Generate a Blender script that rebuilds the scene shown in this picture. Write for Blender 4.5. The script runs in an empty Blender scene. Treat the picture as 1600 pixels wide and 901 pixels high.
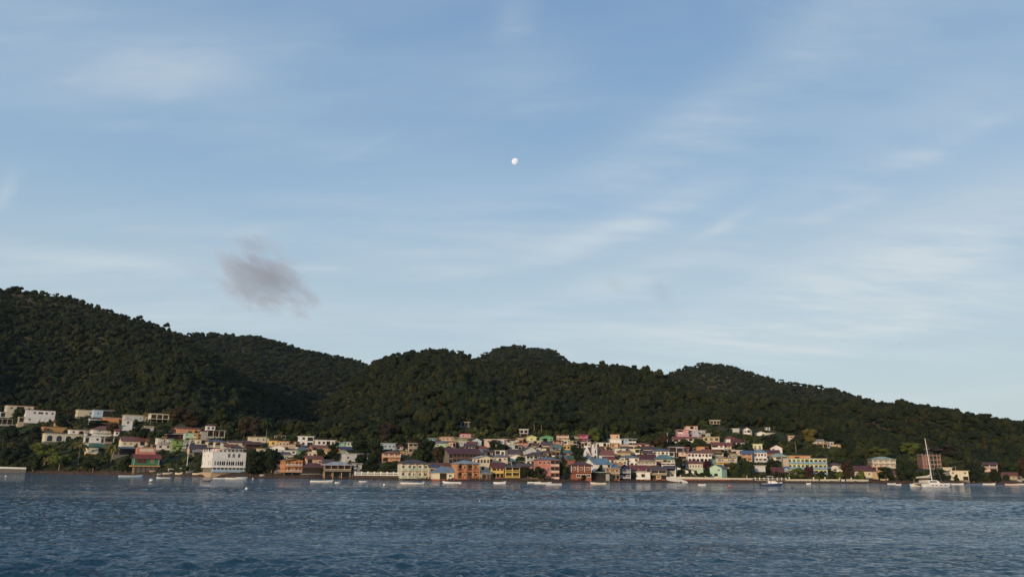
import bpy, math, random
import numpy as np
from mathutils import Matrix, Vector, noise as mnoise

random.seed(7); rng = np.random.default_rng(7)
R_ = math.radians
SC = bpy.context.scene
COL = SC.collection

# ------------------------------------------------------------------ camera
FPX, CAMZ, PITCH, ROLL = 1200.0, 4.0, math.atan(284.5/1200.0), R_(0.6)
cam_d = bpy.data.cameras.new("camera"); cam = bpy.data.objects.new("camera", cam_d); COL.objects.link(cam)
CR = Matrix.Rotation(R_(90)+PITCH, 3, 'X') @ Matrix.Rotation(ROLL, 3, 'Z')
cam.matrix_world = Matrix.Translation((0, 0, CAMZ)) @ CR.to_4x4()
cam_d.sensor_fit = 'HORIZONTAL'; cam_d.sensor_width = 36.0; cam_d.lens = 36.0*FPX/1600.0
cam_d.clip_start = 0.5; cam_d.clip_end = 90000
SC.camera = cam

# ------------------------------------------------------------------ light and exposure
SUN_EL = 9.0
SUN_AZ = 206.0            # compass style: 0 = +Y, clockwise; behind the camera and to the left
SKY_STRENGTH = 0.115
vs = SC.view_settings
vs.view_transform = 'Standard'; vs.look = 'None'; vs.exposure = 0.0; vs.gamma = 1.0; vs.use_curve_mapping = False
sun_d = bpy.data.lights.new("sun", 'SUN'); sun_d.energy = 3.0; sun_d.angle = R_(0.5); sun_d.color = (1.0, 0.75, 0.49)
sun = bpy.data.objects.new("sun", sun_d); COL.objects.link(sun)
S_ = Vector((math.sin(R_(SUN_AZ))*math.cos(R_(SUN_EL)), math.cos(R_(SUN_AZ))*math.cos(R_(SUN_EL)), math.sin(R_(SUN_EL))))
sun.rotation_euler = S_.to_track_quat('Z', 'Y').to_euler()
sun.location = (-300, -350, 120)

# ------------------------------------------------------------------ picture measurements -> directions in the world
def ray(px, py):
    return CR @ Vector(((px-800.0)/FPX, (450.5-py)/FPX, -1.0))
def azel(px, py):
    v = ray(px, py)
    return math.atan2(v.x, v.y), v.z/math.hypot(v.x, v.y)
def dir_azel(px, py):
    v = ray(px, py).normalized(); return math.atan2(v.x, v.y), math.asin(v.z)

# ------------------------------------------------------------------ node helper
class NT:
    def __init__(self, tree): self.t = tree; tree.nodes.clear()
    def n(self, typ, **kw):
        nd = self.t.nodes.new(typ)
        for k, v in kw.items(): setattr(nd, k, v)
        return nd
    def link(self, a, b): self.t.links.new(a, b)
    def put(self, sock, v):
        if hasattr(v, 'is_linked') or hasattr(v, 'links'): self.link(v, sock)
        else: sock.default_value = v
    def m(self, op, a, b=None, c=None, clamp=False):
        nd = self.n('ShaderNodeMath', operation=op, use_clamp=clamp)
        self.put(nd.inputs[0], a)
        if b is not None: self.put(nd.inputs[1], b)
        if c is not None: self.put(nd.inputs[2], c)
        return nd.outputs[0]
    def mix(self, f, a, b, blend='MIX'):
        nd = self.n('ShaderNodeMix', data_type='RGBA', blend_type=blend)
        self.put(nd.inputs[0], f); self.put(nd.inputs[6], a); self.put(nd.inputs[7], b)
        return nd.outputs[2]
    def noise(self, vec, scale, detail=4, rough=.55, dist=0.0, out=0):
        nd = self.n('ShaderNodeTexNoise')
        if vec is not None: self.link(vec, nd.inputs['Vector'])
        nd.inputs['Scale'].default_value = scale; nd.inputs['Detail'].default_value = detail
        nd.inputs['Roughness'].default_value = rough; nd.inputs['Distortion'].default_value = dist
        return nd.outputs[out]
    def ramp(self, f, stops, interp='LINEAR'):
        nd = self.n('ShaderNodeValToRGB'); cr = nd.color_ramp; cr.interpolation = interp
        while len(cr.elements) < len(stops): cr.elements.new(.5)
        for e, (p, c) in zip(cr.elements, stops):
            e.position = p; e.color = (c, c, c, 1) if not hasattr(c, '__len__') else (*c[:3], 1)
        self.link(f, nd.inputs[0]); return nd.outputs[0]
    def smooth(self, v, lo, hi):
        nd = self.n('ShaderNodeMapRange', interpolation_type='SMOOTHSTEP'); self.link(v, nd.inputs[0])
        nd.inputs[1].default_value = lo; nd.inputs[2].default_value = hi
        return nd.outputs[0]

# ------------------------------------------------------------------ sky with thin high cloud
W = bpy.data.worlds.new("World"); SC.world = W; W.use_nodes = True
W.cycles.sampling_method = 'MANUAL'; W.cycles.sample_map_resolution = 256
w = NT(W.node_tree)
sky = w.n('ShaderNodeTexSky', sky_type='NISHITA'); sky.sun_disc = False
sky.sun_elevation = R_(SUN_EL); sky.sun_rotation = R_(SUN_AZ)
sky.altitude = 0; sky.air_density = 1.0; sky.dust_density = 1.2; sky.ozone_density = 2.0
tc = w.n('ShaderNodeTexCoord')
sx = w.n('ShaderNodeSeparateXYZ'); w.link(tc.outputs['Generated'], sx.inputs[0])
dx, dy, dz = sx.outputs
az = w.m('MULTIPLY', w.m('ARCTAN2', dx, dy), 1200.0)
el = w.m('MULTIPLY', w.m('ARCSINE', dz), 1200.0)
zz = w.m('ADD', w.m('MAXIMUM', dz, 0.0), 0.16)
cv = w.n('ShaderNodeCombineXYZ'); w.link(w.m('DIVIDE', dx, zz), cv.inputs[0]); w.link(w.m('DIVIDE', dy, zz), cv.inputs[1])
mp = w.n('ShaderNodeMapping'); w.link(cv.outputs[0], mp.inputs[0])
mp.inputs['Rotation'].default_value = (0, 0, R_(-38)); mp.inputs['Scale'].default_value = (.55, 1.7, 1)
wisp = w.noise(mp.outputs[0], 1.5, 6, .58, .3)
wisp2 = w.noise(mp.outputs[0], 4.2, 6, .62)
soft = w.noise(cv.outputs[0], .9, 2, .5)
cloud = w.m('MULTIPLY', w.smooth(wisp, .40, .80), w.smooth(soft, .28, .6))
cloud = w.m('MULTIPLY', w.m('ADD', cloud, w.m('MULTIPLY', w.smooth(wisp2, .45, .85), .14)), .40)
fil = w.m('ADD', .35, w.m('MULTIPLY', w.smooth(wisp2, .3, .7), .65))
def streak(px, py, a, b, ang, amt):
    A, E = dir_azel(px, py); A *= 1200; E *= 1200
    c, s = math.cos(R_(ang)), math.sin(R_(ang))
    u0 = w.m('SUBTRACT', az, A); v0 = w.m('SUBTRACT', el, E)
    u = w.m('DIVIDE', w.m('ADD', w.m('MULTIPLY', u0, c), w.m('MULTIPLY', v0, s)), a)
    v = w.m('DIVIDE', w.m('SUBTRACT', w.m('MULTIPLY', v0, c), w.m('MULTIPLY', u0, s)), b)
    v = w.m('ADD', v, w.m('MULTIPLY', w.m('SUBTRACT', wisp2, .5), 2.2))
    u = w.m('ADD', u, w.m('MULTIPLY', w.m('SUBTRACT', wisp, .5), 1.5))
    r2 = w.m('ADD', w.m('MULTIPLY', u, u), w.m('MULTIPLY', v, v))
    return w.m('MULTIPLY', w.m('MULTIPLY', w.m('EXPONENT', w.m('MULTIPLY', r2, -1.0)), amt), fil)
tot = w.m('ADD', cloud, .01)
for s in [(985, 350, 150, 26, 20, .55), (1130, 352, 40, 9, 24, .35), (720, 427, 110, 12, 3, .5), (215, 415, 150, 16, 2, .5), (500, 420, 60, 9, 4, .35),
          (1450, 370, 260, 70, 20, .45), (1310, 330, 50, 10, 12, .35), (1300, 430, 260, 55, 12, .45), (960, 440, 160, 26, 12, .4), (1120, 200, 330, 45, 24, .22),
          (1500, 215, 130, 16, 14, .25), (8, 300, 10, 26, -14, .4), (1560, 612, 90, 8, 2, .3), (560, 235, 60, 5, 30, .06), (1350, 250, 420, 50, 20, .26), (1180, 110, 420, 36, 25, .22), (250, 130, 350, 60, -10, .14), (600, 320, 320, 40, 6, .22), (1450, 480, 300, 30, 8, .3), (700, 200, 260, 40, 12, .05),
          (800, 30, 40, 26, 30, .2), (300, 470, 420, 40, 0, .28), (1250, 500, 400, 40, 3, .3), (380, 60, 260, 40, 20, .16)]:
    tot = w.m('ADD', tot, streak(*s))
tot = w.m('MINIMUM', tot, .8)
dark = w.m('ADD', streak(1032, 455, 12, 26, 30, .35), w.m('ADD', streak(962, 443, 22, 9, -25, .25), streak(310, 425, 30, 8, -14, .3)))
# clear-air colour: Nishita, evened towards the photograph's blue by a thin uniform veil near the horizon
base = w.n('ShaderNodeVectorMath', operation='SCALE'); w.link(sky.outputs[0], base.inputs[0]); base.inputs[3].default_value = SKY_STRENGTH
veil = w.ramp(w.m('DIVIDE', el, 1000.0, clamp=True), [(0, (.59, .67, .70)), (.12, (.57, .68, .73)), (.26, (.47, .62, .73)), (.42, (.335, .51, .71)), (.6, (.255, .425, .655)), (.8, (.205, .355, .59)), (1, (.17, .315, .56))])
SKYC = w.mix(.8, base.outputs[0], veil)
SKYC = w.mix(tot, SKYC, (.66, .725, .76, 1))
SKYC = w.mix(dark, SKYC, (.36, .42, .48, 1))
bg = w.n('ShaderNodeBackground'); w.link(SKYC, bg.inputs[0]); bg.inputs[1].default_value = 1.0
wo = w.n('ShaderNodeOutputWorld'); w.link(bg.outputs[0], wo.inputs[0])

# ------------------------------------------------------------------ mesh helpers
class MB:
    """collects faces and links them as ONE mesh object"""
    def __init__(s): s.v = []; s.f = []
    def add(s, vs_, fs_):
        o = len(s.v); s.v += [tuple(p) for p in vs_]; s.f += [tuple(o+i for i in q) for q in fs_]
    def box(s, x0, x1, y0, y1, z0, z1):
        s.add([(x0,y0,z0),(x1,y0,z0),(x1,y1,z0),(x0,y1,z0),(x0,y0,z1),(x1,y0,z1),(x1,y1,z1),(x0,y1,z1)],
              [(3,2,1,0),(4,5,6,7),(0,1,5,4),(1,2,6,5),(2,3,7,6),(3,0,4,7)])
    def ext(s, poly, axis, a, b):
        """extrude a 2-D polygon: axis 'x' -> poly in (y,z); axis 'y' -> poly in (x,z); axis 'z' -> (x,y)"""
        n = len(poly)
        def p3(p, t): return (t, p[0], p[1]) if axis == 'x' else ((p[0], t, p[1]) if axis == 'y' else (p[0], p[1], t))
        s.add([p3(p, a) for p in poly]+[p3(p, b) for p in poly],
              [tuple(range(n)), tuple(range(2*n-1, n-1, -1))]+[(i, i+n, (i+1) % n+n, (i+1) % n) for i in range(n)])
    def tube(s, pts, rads, n=8, cap=True):
        pts = [Vector(p) for p in pts]; o = len(s.v)
        for i, p in enumerate(pts):
            d = (pts[min(i+1, len(pts)-1)]-pts[max(i-1, 0)]).normalized()
            a = d.cross(Vector((0, 0, 1)) if abs(d.z) < .9 else Vector((1, 0, 0))).normalized(); b = d.cross(a)
            r = rads[i] if hasattr(rads, '__len__') else rads
            for k in range(n):
                t = 2*math.pi*k/n; s.v.append(tuple(p+(a*math.cos(t)+b*math.sin(t))*r))
        for i in range(len(pts)-1):
            for k in range(n): s.f.append((o+i*n+k, o+i*n+(k+1) % n, o+(i+1)*n+(k+1) % n, o+(i+1)*n+k))
        if cap: s.f.append(tuple(o+k for k in range(n))[::-1]); s.f.append(tuple(o+(len(pts)-1)*n+k for k in range(n)))
    def lathe(s, prof, n=16, c=(0, 0, 0)):
        o = len(s.v)
        for r, z in prof:
            for k in range(n):
                t = 2*math.pi*k/n; s.v.append((c[0]+r*math.cos(t), c[1]+r*math.sin(t), c[2]+z))
        for i in range(len(prof)-1):
            for k in range(n): s.f.append((o+i*n+k, o+i*n+(k+1) % n, o+(i+1)*n+(k+1) % n, o+(i+1)*n+k))
    def mesh(s, name, mat, smooth=False):
        me = bpy.data.meshes.new(name); me.from_pydata(s.v, [], s.f)
        if mat: me.materials.append(mat)
        if smooth: me.polygons.foreach_set('use_smooth', [True]*len(me.polygons))
        me.validate(); me.update()
        import bmesh
        bm = bmesh.new(); bm.from_mesh(me); bmesh.ops.recalc_face_normals(bm, faces=bm.faces); bm.to_mesh(me); bm.free()
        return me
    def build(s, name, mat, parent=None, smooth=False):
        return link(name, s.mesh(name, mat, smooth), parent)
def link(name, me, parent=None):
    o = bpy.data.objects.new(name, me); COL.objects.link(o)
    if parent is not None: o.parent = parent
    return o
def empty(name, loc, rz=0, label=None, cat=None, group=None):
    o = bpy.data.objects.new(name, None); COL.objects.link(o); o.location = loc; o.rotation_euler = (0, 0, rz)
    o.empty_display_size = .5
    return tag(o, label, cat, group)
def tag(o, label=None, cat=None, group=None, kind=None):
    if label: o['label'] = label
    if cat: o['category'] = cat
    if group: o['group'] = group
    if kind: o['kind'] = kind
    return o
def copy_tree(o, parent=None):
    c = o.copy(); COL.objects.link(c); c.parent = parent
    for ch in [x for x in SC.objects if x.parent == o]: copy_tree(ch, c)
    return c

# ------------------------------------------------------------------ materials
def srgb(h):
    def f(u): return u/12.92 if u <= .04045 else ((u+.055)/1.055)**2.4
    return tuple(f(int(h[i:i+2], 16)/255) for i in (0, 2, 4))
_M = {}
def bsdf(t, **kw):
    b = t.n('ShaderNodeBsdfPrincipled'); o = t.n('ShaderNodeOutputMaterial'); t.link(b.outputs[0], o.inputs[0])
    for k, v in kw.items(): b.inputs[k].default_value = v
    return b
def newmat(name):
    m = bpy.data.materials.new(name); m.use_nodes = True
    return m, NT(m.node_tree)
COLS = {k: srgb(v) for k, v in dict(white='e4e0d6', cream='d8c9a2', beige='bfa987', peach='d9a877', tan='c0a070', yellow='dcb62c', lemon='d6d27c',
    orange='d9872c', ochre='c08a2c', salmon='d27458', coral='c4623f', pink='d88a92', blush='dbb29c', hotpink='c24a86', lime='86ad48', green='4fae6a', mint='a9d2ac',
    darkgreen='1f7a4c', olive='8a8f58', aqua='58a096', teal='4a8084', lightblue='a4c3d8', blue='44658c', skyblue='6f9db4', navy='2c3a6e', lilac='b7b2c8',
    grey='a3a39c', lightgrey='bfc0bd', darkgrey='5c5c5c', concrete='8d887c', brown='6a4632', rust='94482e', brick='a3522f', red='8e2f2a', maroon='642c33', purple='554850', terracotta='9a5038',
    stone='4b3a2e', palegreen='b9d3b0', slate='6b7680', zinc='9aa6ad', cement='7d7468', wood='5c3d28', black='141414', dkblue='2b4a74', bougain='7e3350').items()}
def _mute(c, k):
    l = .3*c[0]+.55*c[1]+.15*c[2]; return tuple(l+(u-l)*k for u in c)
COLS = {k: tuple(u*.95 for u in _mute(v, .70)) for k, v in COLS.items()}
def paint(c):
    """weathered wall paint"""
    k = 'paint_'+c
    if k in _M: return _M[k]
    m, t = newmat(k); b = bsdf(t, Roughness=.85); b.inputs['Specular IOR Level'].default_value = .25
    tc = t.n('ShaderNodeTexCoord'); oi = t.n('ShaderNodeObjectInfo'); cc = (*COLS[c], 1)
    n1 = t.noise(tc.outputs['Object'], .55, 5, .6)
    mpn = t.n('ShaderNodeMapping'); t.link(tc.outputs['Object'], mpn.inputs[0]); mpn.inputs['Scale'].default_value = (2.2, 2.2, .25)
    n2 = t.noise(mpn.outputs[0], 1.2, 4, .6)
    dirt = tuple(v*.55+.02 for v in COLS[c])
    c1 = t.mix(t.m('MULTIPLY', t.smooth(n1, .45, .75), .45), cc, (*dirt, 1))
    c1 = t.mix(t.m('MULTIPLY', t.smooth(n2, .52, .75), .5), c1, (*dirt, 1))
    hsv = t.n('ShaderNodeHueSaturation'); t.link(c1, hsv.inputs['Color'])
    t.link(t.m('ADD', .92, t.m('MULTIPLY', oi.outputs['Random'], .14)), hsv.inputs['Value'])
    t.link(hsv.outputs[0], b.inputs['Base Color'])
    _M[k] = m; return m
def roofm(c):
    """corrugated sheet with rust"""
    k = 'roof_'+c
    if k in _M: return _M[k]
    m, t = newmat(k); b = bsdf(t, Roughness=.6, Metallic=0.0); b.inputs['Specular IOR Level'].default_value = .35
    tc = t.n('ShaderNodeTexCoord'); oi = t.n('ShaderNodeObjectInfo')
    n1 = t.noise(tc.outputs['Object'], .5, 6, .65); n2 = t.noise(tc.outputs['Object'], 2.0, 4, .6)
    rust = (.16, .075, .04, 1)
    c1 = t.mix(t.m('MULTIPLY', t.smooth(n1, .42, .70), .7), tuple(v*.85 for v in COLS[c])+(1,), rust)
    c1 = t.mix(t.m('MULTIPLY', t.smooth(n2, .5, .8), .35), c1, tuple(v*.6 for v in COLS[c])+(1,))
    hsv = t.n('ShaderNodeHueSaturation'); t.link(c1, hsv.inputs['Color'])
    t.link(t.m('ADD', .82, t.m('MULTIPLY', oi.outputs['Random'], .3)), hsv.inputs['Value'])
    t.link(hsv.outputs[0], b.inputs['Base Color'])
    wv = t.n('ShaderNodeTexWave', wave_type='BANDS', bands_direction='X'); t.link(tc.outputs['Object'], wv.inputs[0]); wv.inputs['Scale'].default_value = 4
    bp = t.n('ShaderNodeBump'); bp.inputs['Strength'].default_value = .35; bp.inputs['Distance'].default_value = .03
    t.link(wv.outputs[1], bp.inputs['Height']); t.link(bp.outputs[0], b.inputs['Normal'])
    _M[k] = m; return m
def plain(c, rough=.5, spec=.4):
    k = 'plain_'+c
    if k in _M: return _M[k]
    m, t = newmat(k); b = bsdf(t, Roughness=rough); b.inputs['Specular IOR Level'].default_value = spec
    tc = t.n('ShaderNodeTexCoord'); n1 = t.noise(tc.outputs['Object'], 1.3, 4, .6)
    t.link(t.mix(t.m('MULTIPLY', t.smooth(n1, .45, .8), .35), (*COLS[c], 1), tuple(v*.55 for v in COLS[c])+(1,)), b.inputs['Base Color'])
    _M[k] = m; return m
def glassm():
    if 'glass' in _M: return _M['glass']
    m, t = newmat('window_glass'); b = bsdf(t, Roughness=.15)
    oi = t.n('ShaderNodeObjectInfo')
    t.link(t.ramp(oi.outputs['Random'], [(0, (.012, .012, .014)), (.6, (.03, .032, .035)), (.85, (.09, .08, .065)), (1, (.2, .19, .17))]), b.inputs['Base Color'])
    _M['glass'] = m; return m
def darkm():  # shade inside rooms and porches, painted as a near-black colour
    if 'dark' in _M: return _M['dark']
    m, t = newmat('painted_interior_shade'); b = bsdf(t, Roughness=.9)
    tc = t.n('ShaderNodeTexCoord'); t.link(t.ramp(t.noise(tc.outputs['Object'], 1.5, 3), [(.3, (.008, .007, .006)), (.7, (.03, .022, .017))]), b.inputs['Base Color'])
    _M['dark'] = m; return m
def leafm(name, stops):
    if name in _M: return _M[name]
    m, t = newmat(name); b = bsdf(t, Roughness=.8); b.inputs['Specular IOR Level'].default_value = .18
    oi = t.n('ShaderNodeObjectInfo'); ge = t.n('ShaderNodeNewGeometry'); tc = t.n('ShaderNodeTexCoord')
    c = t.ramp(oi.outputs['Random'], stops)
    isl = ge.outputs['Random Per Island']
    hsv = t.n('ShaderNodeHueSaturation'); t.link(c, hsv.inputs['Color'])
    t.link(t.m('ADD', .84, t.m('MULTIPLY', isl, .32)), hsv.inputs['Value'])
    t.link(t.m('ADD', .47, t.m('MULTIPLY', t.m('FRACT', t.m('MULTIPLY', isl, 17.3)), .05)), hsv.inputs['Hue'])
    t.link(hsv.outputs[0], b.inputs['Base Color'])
    _M[name] = m; return m
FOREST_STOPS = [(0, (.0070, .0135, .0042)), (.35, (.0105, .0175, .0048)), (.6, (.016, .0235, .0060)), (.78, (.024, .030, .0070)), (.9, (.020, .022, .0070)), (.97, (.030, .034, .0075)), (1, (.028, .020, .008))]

# ------------------------------------------------------------------ terrain: one height function h(azimuth, distance)
def curve(pts, fn):
    a = []
    for p in pts:
        A, E = azel(p[0], p[1]); a.append((A, fn(A, E, p)))
    a.sort(); A = np.array([q[0] for q in a]); V = np.array([q[1] for q in a])
    return lambda az: np.interp(az, A, V)
WATERLINE = [(-300, 735.5), (0, 738), (200, 742), (350, 745), (440, 746.5), (550, 748), (700, 751), (850, 753), (1000, 753), (1150, 754), (1300, 754.5), (1450, 755.2), (1600, 755.3), (1900, 757.5)]
Df = curve(WATERLINE, lambda A, E, p: -CAMZ/E)
FRONT = [(-300, 430), (0, 443), (60, 449), (110, 455), (150, 470), (200, 486), (250, 500), (290, 516), (312, 531), (335, 548), (360, 565), (400, 590), (440, 611), (470, 622), (500, 620), (530, 603), (560, 577), (580, 562), (600, 552), (640, 541), (680, 537),
         (720, 543), (750, 556), (790, 558), (840, 558), (880, 558), (910, 561), (960, 561), (990, 566), (1020, 575), (1040, 585), (1080, 603), (1120, 614), (1180, 619), (1240, 619), (1300, 617), (1330, 617), (1360, 622), (1400, 623), (1450, 628), (1500, 641), (1550, 646), (1600, 653), (1900, 690)]
RIDGE_D = [(-300, 0, 1000), (0, 0, 950), (250, 0, 860), (330, 0, 800), (480, 0, 800), (680, 0, 830), (900, 0, 800), (1040, 0, 760), (1250, 0, 800), (1600, 0, 860), (1900, 0, 900)]
Er = curve(FRONT, lambda A, E, p: E)
Rf = curve([(x, 600, d) for x, _, d in RIDGE_D], lambda A, E, p: p[2])
Eb = curve([(-300, 655), (0, 662), (200, 668), (400, 672), (700, 672), (1000, 676), (1150, 676), (1300, 700), (1600, 716), (1900, 722)], lambda A, E, p: E)
CANOPY = 7.5
_ph = rng.uniform(0, 6.28, 40); _kx = rng.normal(0, 1, 40); _ky = rng.normal(0, 1, 40)
def lumpy(x, y, lam):
    s = 0
    for i in range(14): s = s+np.sin((x*_kx[i]+y*_ky[i])*6.28/lam+_ph[i])
    return s/3.7
def height(az, d):
    az = np.asarray(az, float); d = np.asarray(d, float)
    D = Df(az); R = Rf(az); dA = D+12; dB = D+112
    eA = (2.0-CAMZ)/dA; eB = Eb(az); eR = Er(az)-CANOPY/R
    e = np.where(d < dB, eA+(eB-eA)*(d-dA)/(dB-dA), eB+(eR-eB)*(d-dB)/(R-dB))
    z = CAMZ+d*e
    win = np.clip((d-dB)/120, 0, 1)*np.clip((R-d)/110, 0, 1)
    x, y = d*np.sin(az), d*np.cos(az)
    z = z+win*(13*np.sin(x/34.0+y/150.0+1.2*np.sin(y/120.0))+8*lumpy(x, y, 260)+2.0*lumpy(y, x, 80))
    zR = CAMZ+R*eR
    z = np.where(d < dB, z, np.minimum(z, CAMZ+d*(eR-.0035*np.clip((R-d)/90, 0, 1))))
    z = np.where(d > R, zR-(d-R)*.22, z)
    low = np.interp(d-D, [-200, -8, 0, 4, 12], [-9, -1.2, -.02, .9, 2.0])
    return np.where(d < dA, low, z)
FAR = [(-300, 575), (0, 570), (200, 548), (270, 524), (300, 517), (340, 518), (370, 521), (400, 522), (430, 530), (470, 541), (520, 553), (560, 561), (600, 574), (650, 580), (700, 574), (745, 557), (760, 549), (775, 541), (800, 537), (830, 540), (862, 542), (880, 556), (900, 568),
       (960, 580), (1000, 592), (1036, 586), (1070, 571), (1100, 564), (1140, 568), (1180, 582), (1220, 592), (1280, 600), (1320, 610), (1360, 623), (1400, 633), (1600, 668), (1900, 690)]
Ef = curve(FAR, lambda A, E, p: E)
def far_height(az, d):
    az = np.asarray(az, float); d = np.asarray(d, float)
    R = 1480.0+60*np.sin(az*5); eR = Ef(az)-CANOPY/R
    e0 = -.01
    e = e0+(eR-e0)*np.clip((d-820)/(R-820), 0, 1)**.8
    z = CAMZ+d*e+np.clip((R-d)/80, 0, 1)*np.clip((d-860)/80, 0, 1)*9*lumpy(d*np.sin(az), d*np.cos(az), 240)
    return np.where(d > R, CAMZ+R*eR-(d-R)*.2, z)
_dd = np.arange(255.0, 1000.0, .25)
def hit(px, py):
    """ground point under a picture point: (Vector, metres per picture pixel, azimuth, distance)"""
    A, E = azel(px, py)
    e = (height(A, _dd)-CAMZ)/_dd
    ok = np.nonzero(e >= E)[0]
    d = float(_dd[ok[0]]) if len(ok) else 700.0
    z = float(height(A, d)); p = Vector((d*math.sin(A), d*math.cos(A), z))
    k = (p-Vector((0, 0, CAMZ))).dot(CR @ Vector((0, 0, -1)))
    return p, k/FPX, A, d
def at_dist(px, d, z=None):
    A, _ = azel(px, 740); zz_ = float(height(A, d)) if z is None else z
    p = Vector((d*math.sin(A), d*math.cos(A), zz_))
    k = (p-Vector((0, 0, CAMZ))).dot(CR @ Vector((0, 0, -1)))
    return p, k/FPX, A
def on_water(px, py):
    v = ray(px, py); k = -CAMZ/v.z
    p = Vector((v.x*k, v.y*k, 0)); return p, k/FPX, math.atan2(p.x, p.y)

def sheet(name, fn, rows, azs, mat):
    A, S = np.meshgrid(azs, np.arange(rows.shape[0]), indexing='ij')
    d = rows[:, :].T if rows.ndim == 2 else np.broadcast_to(rows, A.shape)
    z = fn(A, d)
    co = np.stack([d*np.sin(A), d*np.cos(A), z], -1).reshape(-1, 3).astype(np.float32)
    return grid_mesh(name, co, A.shape[0], A.shape[1], mat)
def grid_mesh(name, co, na, nb, mat):
    i, j = np.meshgrid(np.arange(na-1), np.arange(nb-1), indexing='ij')
    q = np.stack([i*nb+j, (i+1)*nb+j, (i+1)*nb+j+1, i*nb+j+1], -1).reshape(-1, 4)
    me = bpy.data.meshes.new(name); me.vertices.add(len(co)); me.vertices.foreach_set('co', co.ravel())
    me.loops.add(q.size); me.loops.foreach_set('vertex_index', q.ravel().astype(np.int32))
    me.polygons.add(len(q)); me.polygons.foreach_set('loop_start', np.arange(0, q.size, 4, dtype=np.int32))
    me.polygons.foreach_set('use_smooth', np.ones(len(q), bool))
    me.materials.append(mat); me.update(calc_edges=True); me.validate()
    return link(name, me)
m_ground, t = newmat('hill_ground'); b = bsdf(t, Roughness=.95); b.inputs['Specular IOR Level'].default_value = .1
ge = t.n('ShaderNodeNewGeometry'); n1 = t.noise(ge.outputs['Position'], .06, 6, .6); n2 = t.noise(ge.outputs['Position'], .35, 5, .6)
c1 = t.ramp(n1, [(.3, (.022, .034, .014)), (.45, (.035, .046, .017)), (.56, (.075, .066, .04)), (.7, (.12, .10, .075))])
c1 = t.mix(t.m('MULTIPLY', t.smooth(n2, .4, .7), .6), c1, (.02, .03, .013, 1))
sp = t.n('ShaderNodeSeparateXYZ'); t.link(ge.outputs['Position'], sp.inputs[0])
shore = t.m('SUBTRACT', 1.0, t.smooth(sp.outputs[2], .5, 2.4))
c1 = t.mix(shore, c1, t.mix(n2, (.08, .05, .034, 1), (.15, .088, .055, 1)))
t.link(c1, b.inputs['Base Color'])
AZS = np.radians(np.arange(-52, 52.01, .2))
rel = np.concatenate([[-60, -20, -8, -4, 0, 2, 4, 8, 12], np.linspace(18, 112, 26)])
rows = []
for a in AZS:
    D, R = float(Df(a)), float(Rf(a))
    rows.append(np.concatenate([D+rel, np.linspace(D+118, R, 70), R+np.array([10, 30, 70, 140])]))
rows = np.array(rows).T
hillside = sheet('hillside', height, rows, AZS, m_ground); tag(hillside, kind='structure')
far_rows = np.repeat(np.concatenate([np.linspace(820, 1560, 80), [1600, 1660, 1720]])[:, None], len(AZS), 1)
far_hill = sheet('far_hills', far_height, far_rows, AZS, m_ground); tag(far_hill, kind='structure')

# ------------------------------------------------------------------ water
m_water, t = newmat('sea_water'); b = bsdf(t, Roughness=.07, IOR=1.333)
ge = t.n('ShaderNodeNewGeometry')
b.inputs['Base Color'].default_value = (.011, .047, .076, 1)
b.inputs['Specular IOR Level'].default_value = .5
mpn = t.n('ShaderNodeMapping'); t.link(ge.outputs['Position'], mpn.inputs[0]); mpn.inputs['Scale'].default_value = (.8, 1.25, 1)
f1 = t.noise(mpn.outputs[0], 2.6, 5, .62, .3); f2 = t.noise(mpn.outputs[0], .55, 4, .55, .2)
mpb = t.n('ShaderNodeMapping'); t.link(ge.outputs['Position'], mpb.inputs[0]); mpb.inputs['Rotation'].default_value = (0, 0, R_(14)); mpb.inputs['Scale'].default_value = (.010, .045, 1)
calm = t.smooth(t.noise(mpb.outputs[0], 1.0, 4, .55), .36, .60)
hgt = t.m('ADD', t.m('MULTIPLY', f1, .25), f2)
bp = t.n('ShaderNodeBump'); bp.inputs['Distance'].default_value = 1.9
t.link(hgt, bp.inputs['Height']); t.link(t.m('ADD', .16, t.m('MULTIPLY', calm, .5)), bp.inputs['Strength'])
t.link(bp.outputs[0], b.inputs['Normal'])
wa = np.radians(np.concatenate([np.arange(-75, -38, 1.0), np.arange(-38, 38.01, .075), np.arange(39, 75.1, 1.0)]))
wd = []
d = 8.0
while d < 640: wd.append(d); d += max(.06, d*d/36000.0)
wd = np.array(wd)
A, Dm = np.meshgrid(wa, wd, indexing='ij'); X = Dm*np.sin(A); Y = Dm*np.cos(A)
sp_d = np.maximum(.06, Dm*Dm/36000.0)
Z = np.zeros_like(X)
amp_mod = .42+.75*(.5+.5*np.tanh(1.3*(np.sin(X*.021+Y*.05+1.3)+np.sin(-X*.013+Y*.083+.4)+.8*np.sin(X*.04+Y*.031+2.1))))
for i in range(100):
    lam = .28*(4.0/.28)**rng.random(); th = rng.normal(R_(100), R_(38)); k = 6.283/lam
    slope = .29*math.sqrt(2/100)*(.75 if lam > 2.6 else 1.0)
    kx, ky = k*math.cos(th), k*math.sin(th)
    fade = np.clip(1.6-sp_d/(lam*.33), 0, 1)
    ph = kx*X+ky*Y+rng.uniform(0, 6.28)
    Z += slope/k*fade*(np.sin(ph)+.22*np.cos(2*ph))
Z *= amp_mod
water = grid_mesh('sea', np.stack([X, Y, Z], -1).reshape(-1, 3).astype(np.float32), len(wa), len(wd), m_water)
tag(water, kind='structure')

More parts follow.
